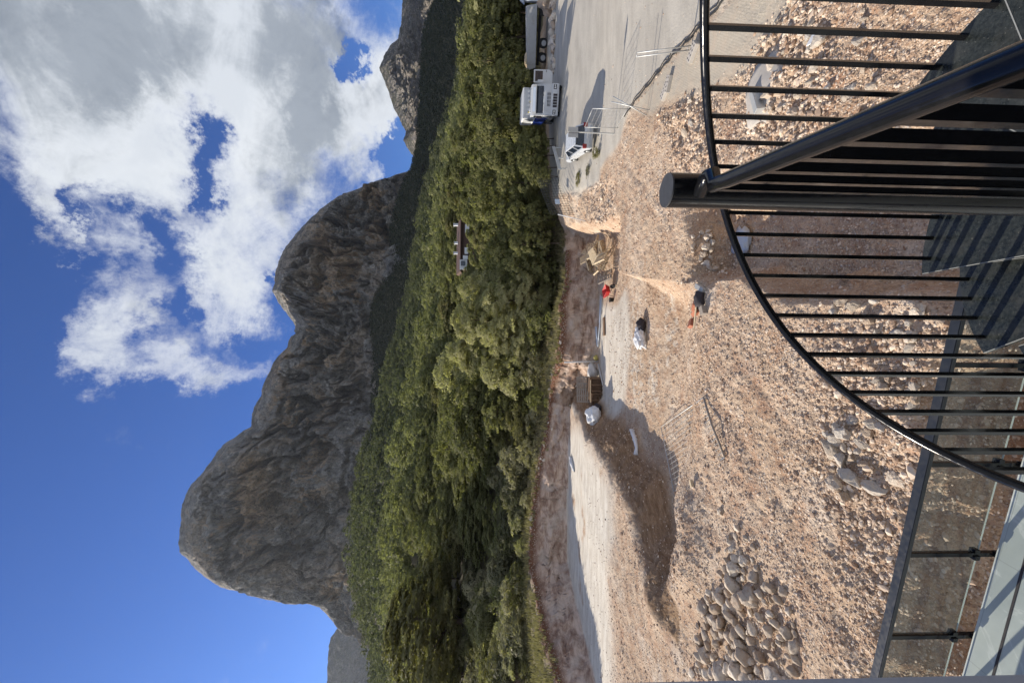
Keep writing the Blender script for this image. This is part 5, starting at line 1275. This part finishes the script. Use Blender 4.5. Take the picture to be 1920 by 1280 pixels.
# pipes lying on the slope foot
PIPES = [((1129, 553), (1126, 605), .05), ((1132, 556), (1124, 650), .04), ((1122, 612), (1124, 648), .09)]
for i, (q0, q1, r) in enumerate(PIPES):
    a, b2_ = gp_(*q0, .12+.03*i), gp_(*q1, .10+.03*i); pole_thing('pipe', a, b2_, r, 'pipe_blue', ['thick blue grey pipe lying along the slope foot nearest the bucket', 'longest thin blue grey pipe on the slope foot', 'short stout blue grey pipe section left of the long pipes'][i], 'pipe')
mb = MB(); mb.box((0, 0, .06), (1.5, .45, .12), rz=.1, bev=.02); o = mb.build('timber', 'brown_wood'); o.location = gp_(1134, 612); tag(o, 'brown timber baulk lying beside the blue grey pipes', 'timber')
mb = MB(); mb.box((0, 0, .10), (.62, .34, .2), bev=.02); o = mb.build('crate', 'sack_grey'); o.location = gp_(1124, 640); tag(o, 'pale grey box at the left end of the pipes', 'box')
# post with yellow foot
p0 = gp_(1123, 677); p1 = atd(1058, 679, p0.y)
pole_thing('white_post', p0, p1, .065, 'sack_grey', 'upright pale post standing against the cut bank with yellowish foot', 'post')
mb = MB(); mb.blob((0, 0, .18), (.24, .2, .2), 2, .35, 2, 4); o = mb.build('yellow_bag', 'yellow_thing'); o.location = gp_(1121, 671); tag(o, 'small yellowish bag at the foot of the upright pale post', 'bag')
mb = MB(); mb.blob((0, 0, .35), (.85, .45, .45), 3, .4, 1.6, 9); o = mb.build('tarpaulin', 'sack_grey'); o.location = gp_(1118, 696); tag(o, 'crumpled grey tarpaulin bundle between upright post and pallet stack', 'tarpaulin')
a, b2_ = gp_(1124, 682, .1), gp_(1133, 722, .1); pole_thing('pipe', a, b2_, .06, 'sack_grey', 'long pale tube along the front of the pallet stack', 'pipe')
# stack of pallets
base = gp_(1131, 735, 0); cx_, cy_ = base.x, base.y+.75
for c_ in range(2):
    for i in range(7 if c_ else 6):
        make_pallet((cx_-.15+1.27*c_*1.0-.55, cy_+.05*rs.uniform(-1, 1), base.z+.16*i), (0, 0, rs.uniform(-.05, .05)), 'brown weathered pallet in the neat pallet stack below the bank', 'pallets of the neat stack', 'brown_wood')
for i in range(3):
    make_pallet((cx_-.45+.5*i, cy_+.55+.1*i, base.z+1.35), (1.25, 0, .08*i), 'pale pallet leaning upright against the back of the neat pallet stack', 'pallets leaning behind the neat stack', 'grey_wood')
mb = MB(); mb.bar((0, 0, 0), (1.9, -.1, .05), .07, .05); o = mb.build('batten', 'pale_wood'); o.location = (cx_-.9, cy_-.62, base.z+1.02); tag(o, 'pale batten lying across the neat pallet stack', 'batten')
mb = MB(); mb.blob((0, 0, .3), (.42, .36, .34), 3, .3, 1.5, 2); o = mb.build('brown_sack', 'dark_cloth'); o.location = gp_(1127, 765); tag(o, 'dark reddish sack between the pallet stack and big grey bag', 'sack')
mb = MB(); mb.blob((0, 0, .46), (.70, .55, .58), 4, .40, 1.6, 6); o = mb.build('big_bag', 'white_plastic'); o.location = gp_(1124, 779); tag(o, 'big slumped grey white sack left of the pallet stack', 'bulk bag')
# torn cement bag with debris on the open ground
p = gp_(1207, 633); mb = MB(); mb.blob((0, 0, .22), (.72, .46, .34), 4, .40, 2.0, 13); o = mb.build('torn_bag', 'white_plastic'); o.location = p; o.rotation_euler = (0, 0, .6); tag(o, 'half empty white bulk bag lying on the open dirt among dark debris', 'bulk bag')
mb = MB(); mb.blob((0, 0, .2), (.42, .34, .26), 3, .5, 2.4, 17); o = mb.build('debris_heap', 'dark_cloth'); o.location = gp_(1208, 610); tag(o, 'dark heap of debris touching the half empty white bag', 'debris')
for i in range(26):
    q = gp_(1200+rs.gauss(0, 14), 640+rs.gauss(0, 45)); stone((q.x, q.y, gzd(q.x, q.y)), rs.uniform(.04, .11), 'white crumb of mortar strewn round the half empty white bag', 'mortar crumbs round the white bag', True, 'mortar_crumb')
a = [gp_(*q, .06) for q in ((1188, 806), (1194, 822), (1197, 838), (1196, 852))]
mb = MB(); mb.tube([v+Vector((0, 0, .04)) for v in a], [.16, .13, .10, .12], 9); o = mb.build('plastic_sheet', 'white_plastic')
from mathutils import noise as mn
for v in o.data.vertices: v.co += mn.noise_vector(v.co*3.1)*.09
tag(o, 'crumpled white plastic sheet lying in the shaded hollow', 'plastic sheet')
mb = MB(); mb.blob((0, 0, .10), (1.0, .22, .16), 3, .4, 2, 21); o = mb.build('plastic_sheet', 'white_plastic'); o.location = gp_(1074, 868); o.rotation_euler = (0, 0, 1.2); tag(o, 'long crumpled white plastic strip at the foot of the cut bank', 'plastic sheet')
# fence panel lying on the ground
cor = [onground(1325, 745), onground(1365, 857), onground(1267, 921), onground(1243, 800)]
for c_ in cor: c_.z = gz(c_.x, c_.y)+.10
o = empty('lying_fence_panel', cor[0], 0, 'wire mesh fence panel lying flat on the dirt beside the shaded hollow', 'fence panel')
rel = [c_-cor[0] for c_ in cor]
mb = MB(); mb.tube([rel[0], rel[0].lerp(rel[1], .5)+Vector((0.03, 0, .06)), rel[1]], .035, 8); mb.build('post', 'grey_wood', o)
mb = MB(); mb.tube([rel[1], rel[2]], .016, 8); mb.tube([rel[0], rel[3]], .014, 8); mb.build('rail', 'galvanised', o)
mb = MB(); mb.tube([rel[3], rel[2]], .021, 8); mb.build('post', 'galvanised', o)
mb = MB()
for i in range(1, 13):
    t_ = i/13; k2 = .012
    a, b2_ = rel[0].lerp(rel[1], t_), rel[3].lerp(rel[2], t_); mb.bar(a+Vector((0, 0, .01)), b2_+Vector((0, 0, .01)), k2, k2)
for i in range(1, 9):
    t_ = i/9; a, b2_ = rel[0].lerp(rel[3], t_), rel[1].lerp(rel[2], t_); mb.bar(a, b2_, .008, .008)
mb.build('mesh_wires', 'galvanised', o)
mb = MB(); mb.box((0, 0, .05), (.24, .12, .10), bev=.008); o = mb.build('yellow_brick', 'pale_wood'); o.location = gp_(1299, 906); o.rotation_euler = (0, 0, .5); tag(o, 'single pale yellow brick at the corner of the lying fence panel', 'brick')
# broken orange bricks, board and dark bag in the open
def hollow_brick(px, py, rot, label):
    o = empty('hollow_brick', gp_(px, py, .08), 0, label, 'brick'); o.rotation_euler = rot
    mb = MB(); mb.box((0, 0, 0), (.34, .20, .14), bev=.006); b_ = mb.build('body', 'brick_red', o)
    mb = MB()
    for i in (-1, 1):
        for j in (-1, 1): mb.box((.168, i*.05, j*.035), (.01, .07, .045))
    mb.build('hole', 'dark_cloth', b_)
hollow_brick(1306, 574, (.3, .2, 2.2), 'orange hollow brick leaning on the dark bag of the small debris group')
hollow_brick(1309, 586, (1.2, .1, 2.0), 'orange hollow brick lying between dark bag and pale board')
hollow_brick(1300, 606, (.1, .4, .5), 'orange brick piece at the far left end of the small debris group')
mb = MB(); mb.box((0, 0, 0), (.95, .11, .03), bev=.004); o = mb.build('board', 'pale_wood'); o.location = gp_(1312, 592, .16); o.rotation_euler = (.2, .12, 2.75); tag(o, 'pale board lying on the small group of orange bricks', 'board')
mb = MB(); mb.blob((0, 0, .12), (.30, .22, .16), 3, .4, 2, 31); o = mb.build('dark_bag', 'dark_cloth'); o.location = gp_(1317, 562); tag(o, 'dark crumpled bag beside the orange bricks', 'bag')
mb = MB(); mb.box((0, 0, .06), (.55, .17, .12), bev=.01); o = mb.build('metal_profile', 'galvanised'); o.location = gp_(1316, 540); o.rotation_euler = (0, 0, 1.1); tag(o, 'grey metal profile at the right end of the small debris group', 'metal profile')
mb = MB(); mb.box((0, 0, .1), (.30, .20, .2), bev=.01); o = mb.build('cut_block', 'grey_wood'); o.location = gp_(1325, 582); o.rotation_euler = (0, 0, .4); tag(o, 'grey brown block in front of the pale board', 'block')
# slab of concrete and metal step in the rubble beyond the handrail
p = gp_(1432, 172); mb = MB(); mb.blob((0, 0, .02), (.85, .75, .12), 3, .3, 1.3, 41); o = mb.build('concrete_slab', 'concrete_block'); o.location = p; tag(o, 'flat broken concrete slab in the rubble beyond the handrail', 'slab')
mb = MB(); mb.box((0, 0, .14), (.18, .70, .28), bev=.01); o = mb.build('steel_channel', 'galvanised'); o.location = gp_(1433, 188); o.rotation_euler = (0, .2, 1.9); tag(o, 'grey steel channel standing on the broken concrete slab', 'steel channel')
mb = MB(); a = [mb.bm.verts.new(v) for v in ((-.2, -.12, 0), (.22, -.05, 0), (.02, .22, 0))]; b2_ = [mb.bm.verts.new(v.co+Vector((0, 0, .03))) for v in a]; mb.bm.faces.new(a); mb.bm.faces.new(b2_)
for i in range(3): mb.bm.faces.new((a[i], a[(i+1) % 3], b2_[(i+1) % 3], b2_[i]))
o = mb.build('tile_shard', 'white_plastic'); o.location = gp_(1535, 70, .05); o.rotation_euler = (.15, .1, .3); tag(o, 'triangular white tile shard on the rubble at the upper right', 'tile shard')
mb = MB(); mb.blob((0, 0, .1), (.5, .45, .10), 3, .4, 2.5, 44); o = mb.build('cloth', 'pipe_blue'); o.location = gp_(1395, 455); tag(o, 'flat grey blue cloth in the shaded trench behind the balusters', 'cloth')

# house in the forest
hb = empty('forest_house', (BX, BY, gz(BX, BY)), 0, 'long low house with dark brown roof and white walls among the pines', 'house')
hb.location = (0, 0, 0)
r0 = atd(859, 417, BY); r1 = atd(861, 505, BY); g0_ = gz(BX, BY)-.5
def W3(x, y, z): return (x, y, z)
xr, xl = r0.x, r1.x; zr_ = r1.z
mb = MB(); mb.prism([(xl, BY), (xr, BY), (xr, BY+7), (xl, BY+7)], g0_, zr_-.5); hw = mb.build('wall', 'roof_brown', hb)
mb = MB(); mb.prof([(BY-.9, zr_-.45), (BY-.9, zr_-.25), (BY+3.5, zr_+1.0), (BY+7.6, zr_-.1), (BY+7.6, zr_-.35)], xl-.6, xr+.5); rf = mb.build('roof', 'roof_brown', hb)
for py, s_h in ((421, .9), (455, .5), (474, .7)):
    q = atd(855, py, BY+2); mb = MB(); mb.box((q.x, BY+2.2, zr_+.9), (.5, .5, s_h+.3), bev=.03); mb.box((q.x, BY+2.2, zr_+1.1+s_h/2), (.62, .62, .10)); mb.build('chimney', 'house_white', rf)
def panel(px0, px1, py0, py1, Y_, mat_n, name, parent, t_=.15):
    a, b_ = atd(px0, py1, Y_), atd(px1, py0, Y_); mb = MB(); mb.box(((a.x+b_.x)/2, Y_, (a.z+b_.z)/2), (abs(b_.x-a.x), t_, abs(a.z-b_.z)), bev=.01); return mb.build(name, mat_n, parent)
for j, (a, b_, c_, d__) in enumerate(((872, 880, 421, 437), (871, 878, 464, 476), (862, 876, 487, 505), (868, 877, 479, 486))):
    wl = panel(a, b_, c_, d__, BY-.9-.06*j, 'house_white', 'terrace_parapet', hb)
wg = panel(864, 872, 489, 498, BY-1.3, 'dark_glass', 'window', hb, .06)
hb_l = Vector((BX, BY, g0_))
for ch in list(hb.children): ch.location = ch.location - hb_l
hb.location = hb_l
mb = MB(); w1 = atd(881, 380, BY-3); mb.box((w1.x, BY-3, w1.z-.6), (1.5, 2.2, 1.5), bev=.03); mb.box((w1.x, BY-3, w1.z+.18), (1.7, 2.4, .08)); tag(mb.build('shed', 'house_white'), 'small white hut half hidden by pines right of the brown roofed house', 'shed')

# haze box, closed, round camera and land; the sky is the world outside it
mb = MB(); mb.box((0, 1250, 390), (5200, 3400, 960)); hb_ = mb.build('haze', 'haze_air'); tag(hb_, 'thin blue haze in the air in front of the cliffs', 'haze', kind='stuff'); hb_.display_type = 'WIRE'
